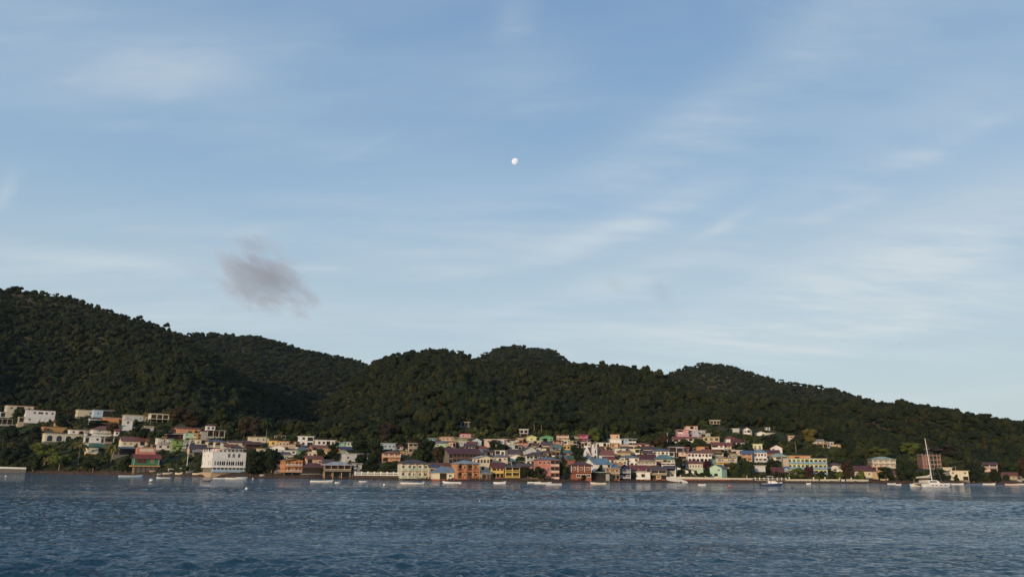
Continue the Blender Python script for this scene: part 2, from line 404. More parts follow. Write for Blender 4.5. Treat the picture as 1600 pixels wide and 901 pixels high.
# ------------------------------------------------------------------ thin sea air
mb = MB(); mb.box(-1500, 1500, -40, 1760, -60, 420)
m_air, t = newmat('sea_air'); pv = t.n('ShaderNodeVolumePrincipled'); o_ = t.n('ShaderNodeOutputMaterial'); t.link(pv.outputs[0], o_.inputs['Volume'])
pv.inputs['Color'].default_value = (.70, .82, 1.0, 1); pv.inputs['Density'].default_value = .00002; pv.inputs['Anisotropy'].default_value = .0
haze = mb.build('haze', m_air); tag(haze, kind='stuff')

# ------------------------------------------------------------------ houses
PADS = []
FOOT = []                       # (azimuth half-range, azimuth, distance, depth) kept clear of trees
_unit = {}
def unit_window(frame):
    if frame not in _unit:
        f = MB(); f.box(-.5, .5, -.05, .02, -.5, -.4); f.box(-.5, .5, -.05, .02, .4, .5); f.box(-.5, -.4, -.05, .02, -.4, .4); f.box(.4, .5, -.05, .02, -.4, .4); f.box(-.03, .03, -.04, .02, -.4, .4)
        g = MB(); g.box(-.39, .39, -.025, .015, -.39, .39)
        _unit[frame] = (f.mesh('window', paint(frame)), g.mesh('pane', glassm()))
    return _unit[frame]
def unit_arch(frame):
    k = 'arch'+frame
    if k not in _unit:
        f = MB(); g = MB(); n = 8
        arc = [(.5*math.cos(math.pi*i/n), .1+.4*math.sin(math.pi*i/n)) for i in range(n+1)]
        arci = [(.4*math.cos(math.pi*i/n), .1+.3*math.sin(math.pi*i/n)) for i in range(n+1)]
        for i in range(n): f.ext([arc[i], arc[i+1], arci[i+1], arci[i]], 'y', -.05, .02)
        f.box(-.5, -.4, -.05, .02, -.5, .1); f.box(.4, .5, -.05, .02, -.5, .1)
        g.ext([(-.4, -.5), (.4, -.5)]+arci, 'y', -.02, .015)
        _unit[k] = (f.mesh('window', paint(frame)), g.mesh('pane', glassm()))
    return _unit[k]
def unit_open():  # flat panel on the wall face; the opening's shade is painted, not a hole
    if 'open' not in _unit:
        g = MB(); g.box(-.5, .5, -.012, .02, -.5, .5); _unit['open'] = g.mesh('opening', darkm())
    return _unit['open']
def unit_door(c):
    k = 'door'+c
    if k not in _unit:
        g = MB(); g.box(-.5, .5, -.05, .02, -.5, .5); g.box(-.36, .36, -.065, -.05, .05, .4); g.box(-.36, .36, -.065, -.05, -.4, -.05); _unit[k] = g.mesh('door', paint(c))
    return _unit[k]
def place(me, name, parent, x, y, z, sx, sz, rz=0):
    o = link(name, me, parent); o.location = (x, y, z); o.scale = (sx, 1, sz); o.rotation_euler = (0, 0, rz); return o
def add_window(parent, kind, x, y, z, sx, sz, frame, rz=0):
    f, g = unit_arch(frame) if kind == 'a' else unit_window(frame)
    o = place(f, 'window', parent, x, y, z, sx, sz, rz); link('pane', g, o); return o

HOUSES = {}
def H(x0, x1, yt, yb, wall, roof, rt, floors, label, k=None, yaw=None, rise=None, trim='white', vr=None, r=.75, base='cement', name='house', cat='house', vd=1.5, stilt=0, ov=.6, side=True, dist=None, dp=None, parap=False, wall2=None):
    xc = (x0+x1)/2
    if dist is None: P, mpp, A, d = hit(xc, yb)
    else: P, mpp, A = at_dist(xc, dist); d = dist
    zb = P.z
    if dist is not None: zb = CAMZ+dist*azel(xc, yb)[1]
    hr = random.Random(int(x0*7+yt*13))
    if yaw is None: yaw = 9 if xc < 250 else (9 if xc < 420 else hr.choice([4, 8, 12, 16, -6]))
    ya = R_(yaw); Wd = (x1-x0)*mpp; Ht = (yb-yt)*mpp
    if rt != 'flat': Wd -= ov*.9
    dep = min(max(r*Wd, 3.5), 11.0) if dp is None else dp
    wid = max((Wd-dep*abs(math.sin(ya)))/math.cos(ya), 2.2)
    if rise is None: rise = dict(flat=.0, gable=.26, gablef=.3, hip=.28, shed=.18)[rt]
    rh = max(.16, rise*Ht); He = Ht-rh if rt != 'flat' else Ht-.16
    rz = -A+ya
    off = dep/2*math.cos(ya)+wid/2*abs(math.sin(ya))
    c = P+Vector((math.sin(A), math.cos(A), 0))*off
    root = empty(name, (c.x, c.y, zb), rz, label, cat)
    HOUSES[k or label] = (root, x0, x1, yt, yb, d)
    FOOT.append((((x1-x0)/2+1.0)*mpp/d, A, d, dep+4))
    hw, hd = wid/2, dep/2
    if name == 'house' and 'V' not in floors and 'B' not in floors and 'a' not in floors and floors.count('w') >= 2 and hr.random() < .55:
        ix = [i_ for i_, ch_ in enumerate(floors) if ch_ == 'w']; i_ = hr.choice(ix); floors = floors[:i_]+'B'+floors[i_+1:]
    PADS.append((A, d, c.x, c.y, rz, hw+1.0, hd+2.5, zb))
    n = max(1, len(floors.split('/')))
    zs = stilt*Ht
    fh = (He-zs)/n
    # walls
    wb = MB()
    if rt in ('gable', 'shed'):
        poly = [(-hd, zs), (hd, zs), (hd, He), (0, He+rh-.06), (-hd, He)] if rt == 'gable' else [(-hd, zs), (hd, zs), (hd, He+rh-.06), (-hd, He)]
        wb.ext(poly, 'x', -hw, hw)
    elif rt == 'gablef':
        wb.ext([(-hw, zs), (hw, zs), (hw, He), (0, He+rh-.06), (-hw, He)], 'y', -hd, hd)
    else: wb.box(-hw, hw, -hd, hd, zs, He)
    wb.build('wall', paint(wall), root)
    fb = MB()
    if stilt:
        nx = max(2, int(wid/3)+1)
        for i in range(nx):
            for y in (-hd+.2, hd-.2):
                x = -hw+.2+(wid-.4)*i/(nx-1); s = MB(); s.box(x-.15, x+.15, y-.15, y+.15, -3.0, zs+.01); s.build('stilt', paint(base), root)
    else:
        fb.box(-hw-.08, hw+.08, -hd-.08, hd+.08, -4.0, .18); fb.build('foundation', paint(base), root)
    topV = floors.split('/')[0].startswith('V'); ovf = vd+.35 if topV else ov
    rb = MB()
    if rt == 'flat':
        rb.box(-hw-ov, hw+ov, -hd-ovf, hd+ov, He+.002, He+.17)
        if parap: rb.box(-hw, hw, -hd, -hd+.15, He+.17, He+.7); rb.box(-hw, -hw+.15, -hd+.15, hd, He+.17, He+.7)
    elif rt == 'gable':
        sl = rh/hd; a = -hd-ovf; z1 = He-sl*min(ovf, 1.2); b_ = hd+ov; z2 = He-sl*ov
        rb.ext([(a, z1), (0, He+rh), (b_, z2), (b_, z2+.14), (0, He+rh+.16), (a, z1+.14)], 'x', -hw-ov, hw+ov)
    elif rt == 'shed':
        sl = rh/dep; a = -hd-ovf; z1 = He-sl*ovf; b_ = hd+ov; z2 = He+rh+sl*ov
        rb.ext([(a, z1), (b_, z2), (b_, z2+.14), (a, z1+.14)], 'x', -hw-ov, hw+ov)
    elif rt == 'gablef':
        sl = rh/hw; a = -hw-ov; z1 = He-sl*ov
        rb.ext([(a, z1), (0, He+rh), (-a, z1), (-a, z1+.14), (0, He+rh+.16), (a, z1+.14)], 'y', -hd-ovf, hd+ov)
    elif rt == 'hip':
        x_, y0, y1 = hw+ov, -hd-ovf, hd+ov
        ri = max(0.0, min(x_-(y1-y0)/2*.8, x_*.75)); ym = (y0+y1)/2
        lo = [(-x_, y0), (x_, y0), (x_, y1), (-x_, y1)]
        rb.add([(p[0], p[1], He-.02) for p in lo]+[(p[0], p[1], He+.12) for p in lo]+[(-ri-.01, ym, He+rh), (ri+.01, ym, He+rh)],
               [(3,2,1,0), (0,1,5,4), (1,2,6,5), (2,3,7,6), (3,0,4,7), (4,5,9,8), (5,6,9), (6,7,8,9), (7,4,8)])
    rb.build('roof', roofm(roof) if rt != 'flat' else paint(roof), root)
    vr = vr or trim
    for i, fl in enumerate(floors.split('/')):
        z0 = zs+(n-1-i)*fh; ver = fl.startswith('V'); cells = fl[1:] if ver else fl
        if ver:
            s = MB(); s.box(-hw, hw, -hd-vd, -hd-.003, z0-.02, z0+.16); s.build('balcony', paint(wall if wall2 is None else wall2), root)
            npost = max(2, int(wid/2.6)+1); top = z0+fh-(.02 if i == 0 else .025)
            for q in range(npost):
                x = -hw+.1+(wid-.2)*q/(npost-1); s = MB(); s.box(x-.09, x+.09, -hd-vd+.03, -hd-vd+.21, z0+.16, top); s.build('post', paint(trim), root)
            s = MB(); ht = min(1.0, fh*.36)
            s.box(-hw+.1, hw-.1, -hd-vd+.08, -hd-vd+.16, z0+.16+ht-.1, z0+.16+ht); s.box(-hw+.1, hw-.1, -hd-vd+.09, -hd-vd+.15, z0+.24, z0+.32)
            nb = max(3, int(wid/.42))
            for q in range(nb):
                x = -hw+.2+(wid-.4)*q/(nb-1); s.box(x-.07, x+.07, -hd-vd+.095, -hd-vd+.145, z0+.32, z0+.16+ht-.1)
            s.build('railing', paint(vr), root)
        nc = len(cells)
        if nc == 0: continue
        cw = wid/nc
        for q, ch in enumerate(cells):
            x = -hw+cw*(q+.5)
            if ch == 'w': add_window(root, 'w', x, -hd, z0+fh*.56, min(1.25, cw*.62), min(1.25, fh*.46), trim if trim != wall else 'brown')
            elif ch == 'W': add_window(root, 'w', x, -hd, z0+fh*.56, cw*.8, min(1.3, fh*.48), trim if trim != wall else 'brown')
            elif ch == 't': add_window(root, 'w', x, -hd, z0+fh*.52, min(1.1, cw*.7), fh*.66, trim)
            elif ch == 'a': add_window(root, 'a', x, -hd, z0+fh*.46, cw*.74, fh*.78, trim)
            elif ch == 'd': place(unit_door(hr.choice(['brown', 'wood', 'white'])), 'door', root, x, -hd, z0+.17+min(2.05, fh*.74)/2, min(1.0, cw*.7), min(2.05, fh*.74))
            elif ch == 'o': place(unit_open(), 'opening', root, x, -hd, z0+fh*.46, cw*.84, fh*.74)
            elif ch == 'B':
                place(unit_open(), 'opening', root, x, -hd, z0+fh*.52, cw*.9, fh*.8); s = MB(); ht = min(1.0, fh*.36)
                s.box(x-cw*.48, x+cw*.48, -hd-.16, -hd-.02, z0+.03, z0+ht); s.build('railing', paint(vr), root)
            elif ch == 'O': place(unit_open(), 'opening', root, x, -hd, z0+fh*.5, cw*.97, fh*.86)
            elif ch == 's': place(unit_open(), 'opening', root, x, -hd, z0+fh*.6, cw*.9, fh*.34)
        if side and dep > 4.2 and yaw > 3:
            for q in range(2 if dep > 7 else 1):
                y = (-hd+dep*(q+.5)/(2 if dep > 7 else 1))
                if ch not in 'oO' or q == 0: add_window(root, 'w', -hw, y, z0+fh*.57, 1.0, min(1.15, fh*.44), trim if trim != wall else 'brown', -math.pi/2)
    if name == 'house' and stilt == 0 and hr.random() < .5 and wid > 3.5:
        sd = hr.choice([-1, 1]); aw = min(3.6, wid*.35)*hr.uniform(.7, 1.0); ah = fh*hr.uniform(.72, .92); xa = sd*(hw+aw/2+.003); mb = MB()
        mb.box(xa-aw/2, xa+aw/2, -hd+.4, hd-.6, -3.5, ah); an = mb.build('annex', paint(hr.choice(['cement', 'beige', 'grey', 'tan', wall, 'lightgrey'])), root)
        mb = MB(); mb.ext([(-hd-.2, ah-.05), (hd-.3, ah+.5), (hd-.3, ah+.6), (-hd-.2, ah+.06)], 'x', xa-aw/2-.15*(sd < 0)-.0, xa+aw/2+.15*(sd > 0)); mb.build('annex_roof', roofm(hr.choice(['rust', 'grey', 'brown', 'zinc', 'rust'])), an)
        if hr.random() < .6: place(unit_open(), 'opening', an, xa, -hd+.4, ah*.5, aw*.7, ah*.66)
    return root

# ---- far left hillside
H(8,47,633,653,'cream','rust','flat','wow/-w-','cream two-storey block half hidden by a tree, highest house at the far left', 'cream hillside block', trim='cream')
H(37,81,640,661,'white','maroon','flat','-wWww/Vwdw','large white two-storey house with thin red roof edge, far left hillside','large white hillside house',trim='white')
H(-8,23,654,665,'white','cream','flat','VO','white open-fronted house cut by the left picture edge','white house at the left edge')
H(66,106,666,677,'ochre','brown','flat','w-w','ochre house with dark brown roof behind the white arcade', trim='brown')
H(69,124,677,690,'cream','lightgrey','flat','aaaa','low cream bungalow with three wide arches along its veranda','arched bungalow',trim='white')
H(107,131,671,679,'white','peach','flat','wa','small half white half orange house with an arched doorway',trim='orange')
H(131,143,671,682,'grey','darkgrey','flat','w','narrow grey house between the arched doorway house and the terracotta hip roof')
H(141,184,665,682,'white','terracotta','hip','Vww/--','white house with terracotta hip roof and white balcony, left hillside','terracotta hip-roofed house',vr='white',rise=.36)
H(138,162,681,692,'white','lightgrey','flat','-ww','small white flat-roofed house under the terracotta hip-roofed one')
H(161,176,682,693,'grey','darkgrey','flat','Vo','grey open porch house just right of the small white flat-roofed one',vr='blush')
H(133,167,692,709,'cream','darkgreen','hip','ww','cream cottage with dark green hip roof and ochre base between two palms','green hip-roofed cottage',base='ochre',rise=.42)
H(119,146,640,651,'cream','cream','flat','-w','cream flat house with one round-looking window, upper left slope',trim='brown')
H(144,172,640,652,'lightblue','zinc','flat','wO','pale blue-white house with a thin jutting roof, upper left slope')
H(138,158,652,663,'lightgrey','maroon','shed','www','pale house with a dark red awning roof below the jutting roof')
H(161,193,652,663,'orange','lightgrey','flat','--o','orange wall house with pale flat roof, upper left slope','upper orange house')
H(190,205,656,673,'white','lightgrey','flat','w/-','narrow white house with a dark square window right of the orange wall house')
H(192,222,648,659,'lightgrey','yellow','flat','w-w','pale house with yellowish roof edge near the top of the left slope')
H(177,186,670,681,'white','rust','gable','w','tiny white cottage with red-brown roof beside the terracotta hip-roofed house')
H(186,226,682,698,'cream','terracotta','gable','wwdw','long cream house with patched terracotta roof above the green bar','long terracotta-roofed house',rise=.42)
H(183,210,698,711,'teal','slate','shed','O','open shed with blue-grey roof and teal posts left of the green bar','grey-roofed open shed',trim='teal')
H(232,270,646,659,'cream','cream','flat','oooo','unfinished cream concrete frame house on tall stilts','concrete frame house',stilt=.34,base='concrete')
H(224,240,665,673,'lightgrey','yellow','shed','w','small house with bright yellow roof on the green slope')
H(259,286,678,689,'maroon','lightgrey','flat','Vw','dark red house with a white roof edge above the lime green one',trim='maroon',vr='maroon')
H(252,264,682,690,'yellow','yellow','flat','-','small plain yellow house behind the white balcony house')
H(242,267,684,703,'white','darkgrey','flat','Vw/ww','white two-storey house with dark upper balcony and red rail','white balcony house',vr='maroon')
H(266,285,687,705,'lime','lime','flat','Vw/ww','bright lime green two-storey house','lime green house',trim='lime',vr='lime')
H(284,297,690,701,'lightgrey','grey','flat','w','small pale grey house just right of the lime green house')
H(272,312,667,677,'orange','terracotta','gable','www','orange long house at the top of the left cluster, dark behind',trim='white')
H(320,336,662,673,'white','maroon','hip','ww','white cube house with small red hip roof on the ridge of the left cluster','white cube house')
H(320,349,672,685,'brown','lightgrey','flat','Voo','dark open veranda house with white balcony below the white cube house',vr='white')
H(305,331,676,688,'ochre','orange','shed','Voo/Voo','ochre two-storey house with long open verandas, left cluster',trim='ochre',vr='ochre')
H(286,306,676,690,'mint','grey','flat','w-w/Vo','pale grey-green two-storey house left of the ochre verandas')
H(320,352,686,699,'cream','blue','hip','Vowo','cream veranda house with deep blue hip roof behind the white hotel','blue hip-roofed veranda house',rise=.3)
H(304,321,686,696,'cream','cream','flat','ww','plain cream house squeezed left of the deep blue hip roof')
H(292,324,694,708,'peach','purple','gable','oww','peach house with a steep dark purple roof beside the white hotel','dark purple-roofed house',rise=.45)
H(353,392,688,699,'cream','brown','gable','wwww','long cream house with brown roof above the white hotel',rise=.3)
H(380,407,690,701,'brown','maroon','gable','VO','dark brown veranda house with red roof behind the big dark trees',rise=.3,trim='brown')
# ---- left of centre
H(387,415,682,691,'cream','tan','flat','-ww','tan flat house with ochre base alone below the forest',base='ochre')
H(420,434,688,697,'yellow','ochre','flat','w','ochre yellow box house with one window','ochre yellow box house',trim='brown')
H(434,451,689,698,'peach','orange','flat','www','beige and orange house joined to the ochre yellow box')
H(432,446,679,686,'olive','stone','flat','oo','ruined olive stone house without a roof at the forest edge')
H(419,447,695,706,'white','lightgrey','gablef','-w-','white low house with wide front gable and one dark window','white wide-gabled house',rise=.35)
H(400,414,700,710,'cream','ochre','flat','w','small cream house with ochre base above the big dark trees',base='ochre')
H(435,462,703,710,'white','lightgrey','flat','w-w','long white flat house behind the orange waterfront house')
H(423,454,706,717,'beige','purple','gable','-w','beige house with faded purple roof behind the orange waterfront house',rise=.35)
H(450,470,693,701,'tan','rust','flat','ww','tan house with dark windows left of the rounded white building')
H(465,489,681,697,'white','white','flat','wo/wo','white three-storey block with rounded corner and red balcony, above the orange terraces','rounded white block',vr='maroon')
H(490,523,687,697,'white','white','flat','wwow','long white house with dark windows right of the rounded white block')
H(461,483,698,709,'green','slate','hip','ww','green house with blue-grey hip roof, left of centre',rise=.42)
H(482,517,695,706,'orange','terracotta','gable','wwww','long orange house with red-brown roof below the long white one','long orange house',rise=.35)
H(482,514,706,714,'cream','cream','flat','wwwww','long cream house with a row of windows under the long orange house')
H(524,540,691,699,'aqua','aqua','flat','ww','aqua green box house at the forest edge')
H(537,555,690,698,'palegreen','lightgrey','flat','ww','grey-green house with light roof right of the aqua box')
H(531,557,698,708,'green','navy','gable','wBB','green house with dark blue roof below the aqua box',rise=.4)
H(526,536,700,707,'coral','rust','flat','w','tiny orange house tucked left of the green dark-roofed house')
H(423,434,716,733,'teal','teal','shed','-/-','narrow teal shack behind the big dark trees by the beach')
H(427,441,718,737,'grey','grey','flat','w/w','weathered grey two-storey house left of the orange waterfront house')
H(436,471,717,741,'orange','orange','gablef','Vttttt/Vttttt','orange two-storey waterfront house with white balcony rails','orange waterfront house',rise=.12,trim='orange',vr='white',yaw=12,stilt=.14,base='cement',r=.9,ov=.6)
H(470,505,723,740,'darkgrey','maroon','hip','O','open waterfront shelter with dark red roof and stone base',None,rise=.4,base='cement',yaw=3)
H(475,504,712,727,'peach','rust','gable','w-w','peach house with red-brown roof behind the open waterfront shelter',rise=.3)
H(503,520,718,727,'lilac','purple','gable','w','small house with purple roof left of the white-roofed pavilion',rise=.5)
H(503,548,721,746,'brown','lightgrey','hip','Voooo','open pavilion on tall pillars with broad white hip roof over the water','white-roofed pavilion',rise=.24,trim='beige',vr='cream',stilt=.38,base='tan',name='pavilion',cat='pavilion',yaw=4)
H(530,574,708,723,'lightgrey','grey','flat','w-ww','long pale grey house behind the dark seafront trees')
H(549,563,724,741,'lightgrey','lightgrey','flat','Vw/ww','narrow pale house with white columns at the end of the balustrade')
H(594,618,692,703,'lightblue','lightgrey','flat','www','pale blue box house at the forest edge above the orange veranda','pale blue box house')
H(618,631,694,703,'blush','maroon','hip','ww','small house with dark red hip roof right of the pale blue box',rise=.45)
H(595,626,704,721,'orange','terracotta','hip','Vww/oww','bright orange two-storey house with white-posted balcony among trees','orange veranda house',rise=.25)
H(637,652,692,709,'beige','lightgrey','flat','Voo/Voo','narrow unfinished three-level concrete house among trees',trim='cream')
H(625,637,704,712,'ochre','olive','flat','w','tiny ochre house between the orange veranda and the concrete house')
H(619,670,718,747,'cream','purple','hip','Vwwaww/Vwwwww','big cream waterfront house with purple-grey hip roof and two balconies','purple hip-roofed waterfront house',rise=.22,vr='palegreen',yaw=8,base='cement')
H(671,721,729,749,'cream','skyblue','hip','-Owo','low waterfront house with wide pale blue hip roof','pale blue-roofed waterfront house',rise=.48,yaw=6,base='brick')
H(669,684,727,745,'beige','dkblue','shed','o','small waterfront shed with dark blue awning',yaw=6)
H(668,707,723,731,'rust','rust','gable','w','long low shed with rusty roof behind the pale blue-roofed waterfront house',rise=.4)
H(703,749,719,748,'orange','zinc','hip','Vowow/Vowow','orange two-storey waterfront house with grey hip roof and peach frame','grey hip-roofed orange house',rise=.2,trim='peach',vr='brick',yaw=16,base='brick')
# long school-like block
H(691,752,700,724,'cement','maroon','gable','oBBBBBBB/oBBBBBBB','long grey block with maroon roof and dark upper gallery','long maroon-roofed block',rise=.34,yaw=16,trim='ochre',vr='brown',vd=.6,dp=9,name='school',cat='school')
H(741,764,702,711,'ochre','skyblue','gable','-w-','ochre building with bright light blue roof behind the maroon-roofed block',rise=.5)
H(686,709,682,689,'peach','orange','flat','www','peach house with three dark windows at the forest edge','peach forest-edge house')
H(680,702,688,698,'mint','slate','hip','w-w','mint house with grey hip roof under the peach forest-edge house',rise=.45)
H(700,712,690,699,'blush','rust','flat','wo','little pink-beige house right of the mint hip-roofed house')
H(669,681,684,694,'teal','grey','flat','w','small teal house at the left end of the central cluster')
H(718,736,677,684,'pink','rust','flat','ww','pink house at the forest edge above the olive one','pink forest-edge house')
H(713,730,683,690,'olive','grey','flat','w-','olive house just below the pink forest-edge house')
H(716,729,689,697,'lightgrey','white','flat','ww','small pale house below the olive house')
H(734,753,684,695,'lightblue','slate','gablef','w-','pale house with dark grey gable roof right of the pink forest-edge house',rise=.4)
H(725,743,693,703,'cream','purple','gable','www','cream house with dark purple roof above the maroon-roofed block',rise=.42)
H(748,760,697,704,'cream','rust','gable','w','little cream house with red roof left of the dark tree clump',rise=.5)
H(756,777,686,699,'blush','white','flat','ww/--','pinkish white house left of the dark tree clump')
H(775,788,686,695,'white','white','flat','w-','plain white house above the dark tree clump')
H(780,797,685,694,'blush','terracotta','flat','www','brown-pink house with flat rust roof right of the plain white house')
H(808,818,684,691,'cream','tan','flat','w','tiny cream house left of the lemon yellow house')
H(820,839,680,689,'lemon','lemon','gablef','-w-','lemon yellow house at the top of the town','lemon yellow house',rise=.3)
H(841,865,680,690,'green','green','gablef','w-w','fresh green house at the top of the town','fresh green house',trim='mint',rise=.25)
H(812,826,670,681,'white','lightgrey','flat','oo','white hut on thin stilts above the lemon yellow house',stilt=.35)
H(719,737,658,666,'beige','stone','flat','ooo','roofless stone ruin alone in the forest')
H(797,809,689,695,'palegreen','white','flat','w','low pale green and white house left of the coral one')
H(806,825,691,701,'coral','rust','flat','www','coral red house with white windows in the middle of the town','coral red house')
H(824,845,688,696,'cream','cream','flat','www','cream house with three windows below the lemon yellow house')
H(790,810,694,704,'lightgrey','grey','flat','w-w','pale weathered house left below the coral red house')
H(815,839,697,713,'lightgrey','darkgrey','gablef','-/-','plain pale barn-like house with a blank gable wall','blank-gabled barn',rise=.35)
H(817,854,706,727,'white','brown','hip','Vooooo/wooo','white-posted veranda house with broad dark brown hip roof','brown hip-roofed veranda house',rise=.28,yaw=8)
H(832,875,714,748,'salmon','slate','hip','wwwBB/w-wBB/-w-BB','salmon three-storey waterfront house with blue-grey hip roof','salmon waterfront house',rise=.14,vr='blush',yaw=14,trim='blush',base='stone')
H(736,771,712,737,'cream','lightgrey','gablef','wwwww/-w-w','cream two-storey gabled house with a row of small windows','cream gabled house',rise=.16,yaw=18,trim='brown')
H(767,794,710,727,'cream','slate','hip','waw/ww','cream arched house with blue-grey hip roof above the yellow house',rise=.25)
H(765,788,723,746,'yellow','maroon','gable','www/ooo','mustard yellow waterfront house with maroon roof','mustard yellow house',rise=.3,yaw=12,trim='yellow',base='brick')
H(787,813,728,746,'yellow','purple','shed','Voo/Voo','mustard yellow two-storey veranda wing with purple roof beside the maroon roof','mustard veranda wing',rise=.1,yaw=3,trim='yellow',vr='yellow',base='brick')
H(773,789,703,713,'white','grey','flat','ww','small white house above the cream arched house')
H(793,815,702,712,'lilac','purple','gable','w-','house with broad dark purple roof left of the blank-gabled barn',rise=.6)
H(796,818,710,721,'white','lightgrey','gablef','-w','little white gabled house left of the brown hip-roofed veranda')
H(804,834,724,733,'red','darkgrey','gable','w--w','long low red house with dark roof behind the big hedge',rise=.35)
H(752,769,738,749,'cement','grey','shed','od','small grey shore shed left of the mustard yellow house')
H(869,888,679,689,'peach','rust','flat','Vw/ww','peach two-storey house with white balcony at the top of the town',vr='white')
H(888,904,681,689,'olive','olive','flat','-w','olive green box house left of the hot pink house')
H(905,920,679,691,'hotpink','hotpink','flat','Vw/ww','hot pink two-storey house at the top of the town','hot pink house',trim='hotpink',vr='pink')
H(863,878,688,695,'brick','rust','flat','Vw','red-brown veranda house left of the tiny white box',vr='peach')
H(877,888,687,695,'white','white','flat','w','tiny white box house with one window')
H(887,901,688,698,'beige','olive','flat','wo/oo','beige house with open ground floor under the olive box')
H(877,891,695,703,'yellow','orange','flat','ww','bright yellow house in the middle of the town, left of the church','bright yellow town house',trim='brown')
H(862,877,695,703,'lightblue','teal','gable','w','small house with teal-grey roof left of the bright yellow town house',rise=.5)
H(845,864,690,699,'blush','purple','gable','-w','low house with long purple roof below the fresh green house',rise=.5)
H(838,864,698,707,'white','brown','flat','--','long white wall house under a dark brown roof edge')
H(848,869,704,713,'tan','brown','gable','wow','brown patchwork house above the salmon waterfront house',rise=.35)
H(908,924,690,699,'cream','lightgrey','flat','oww','cream house with pillars just above the church tower')
H(928,953,691,700,'white','lightgrey','flat','w-ww','long white house above the church roof')
H(926,941,697,705,'tan','brown','gable','w','small brown-roofed house directly above the church nave',rise=.5)
H(940,953,697,705,'ochre','ochre','flat','ww','small ochre house above the right end of the church nave')
H(953,968,678,687,'peach','rust','flat','-w','peach house with rounded front on top of the white terrace','rounded peach house')
H(951,971,686,695,'white','white','flat','--','blank white terrace house under the rounded peach house')
H(950,967,692,701,'peach','peach','flat','Vw','peach house with shaded porch below the blank white terrace house',trim='peach')
H(971,994,685,697,'lightblue','lightgrey','flat','wBB/wBB','light blue two-storey house with balconies at its right','light blue two-storey house')
H(964,982,694,702,'blush','pink','flat','w-','pale pink house below the light blue two-storey house')
H(988,1015,692,701,'blush','terracotta','gable','-www','salmon pink long house right below the light blue house',rise=.25)
H(957,978,700,709,'white','aqua','flat','-w-','white house with pale green flat roof right of the church nave')
H(964,986,704,712,'tan','ochre','gable','-','low tan house with ochre roof right of the church nave',rise=.3)
H(985,1001,701,710,'lemon','white','flat','ww','lemon house with white flat roof above the grey-roofed white house')
H(879,899,703,712,'teal','teal','gable','w','low teal-roofed shack left of the church',rise=.5)
H(884,896,708,715,'coral','teal','flat','ww','tiny coral and white house left below the church')
H(884,897,712,721,'darkgreen','darkgreen','shed','-','plain dark green roofed shed left below the church',rise=.6)
H(886,898,719,729,'brick','brick','flat','-','plain brick house behind the maroon waterfront house')
H(888,925,721,749,'brick','maroon','hip','Vwww/-WWW','red-brown waterfront house with maroon hip roof and white lower windows','maroon waterfront house',rise=.22,vr='brick',yaw=6,base='brick')
H(912,956,716,741,'white','skyblue','gable','-w-w/w-w-','white building with long bright blue roof below the church','bright blue-roofed building',rise=.34,yaw=28,dp=9)
H(938,966,726,740,'cream','skyblue','shed','ww','cream house with lower blue shed roof right of the bright blue roof',rise=.35,yaw=3)
H(921,946,737,749,'darkgreen','lightgrey','flat','OOO','open waterfront shed with thin green posts',stilt=.0,base='stone',yaw=2)
H(945,968,731,749,'tan','beige','flat','Vwww/oaoo','beige waterfront house on pillars with arched opening','beige pillared house',yaw=3,base='brick',trim='beige')
H(955,973,723,733,'orange','orange','gable','-','small house under a bright orange roof',rise=.6)
H(966,986,726,748,'navy','navy','gablef','VWw/Vww','navy blue and white waterfront house with pointed front gable','navy gabled house',rise=.27,trim='white',vr='white',yaw=3,base='brick')
H(967,999,711,728,'white','slate','hip','ww-w/wwww','white two-storey house with grey-blue hip roof right of the church','grey-roofed white house',rise=.25)
H(957,980,718,728,'cream','cream','flat','www','cream flat house with three square windows')
H(944,961,713,726,'white','red','gable','-w','small white house with a red roof below the church nave',rise=.3)
H(994,1027,710,722,'blush','maroon','gable','--','house with a large dark red gable roof right of the grey-roofed white house','large dark red roof house',rise=.75)
H(993,1026,718,734,'beige','peach','hip','VWWWWW/-w-w','beige house with a peach roof edge and a long glazed gallery','glazed gallery house',rise=.16,yaw=6)
H(983,1011,727,743,'beige','red','gable','VWWW/-','beige waterfront house with faded red roof right of the navy gable',rise=.35,yaw=4)
H(993,1016,737,749,'white','lightgrey','flat','-W-','small white waterfront house with one wide dark window',yaw=4,base='brick')
H(1015,1042,731,749,'tan','brown','shed','VOO/OwO','brown-roofed waterfront house with shaded porches left of the boat ramp',rise=.2,trim='cream',yaw=4,base='brick')
H(1038,1057,728,747,'cream','purple','shed','Vo/VW','stacked cream house with purple awning at the head of the boat ramp',rise=.15,yaw=4)
H(1019,1055,710,726,'cream','aqua','hip','-wwow','house with broad sea green hip roof','sea green hip-roofed house',rise=.5,yaw=10)
H(1034,1056,722,734,'white','white','flat','sss/-','white box house with a strip of dark windows below the sea green hip roof')
H(1018,1046,700,713,'white','blue','hip','Vwtwt','white house with mid blue hip roof above the sea green hip roof','mid blue hip-roofed house',rise=.32)
H(1045,1068,698,714,'lilac','lilac','flat','Oo/OO','lilac grey two-storey house with dark open galleries','lilac gallery house',trim='lilac')
H(1058,1077,698,708,'blush','terracotta','gable','ww','pinkish house with orange roof right of the lilac galleries',rise=.3)
H(1004,1026,698,708,'blush','purple','gable','ww','dull pink house with mauve roof left of the mid blue hip roof',rise=.35)
H(1001,1019,704,713,'lemon','purple','gable','ww','pale yellow house with purple roof below the dull pink house',rise=.38)
H(1022,1037,721,730,'maroon','maroon','gable','-','small dark red shed left of the white box house',rise=.6)
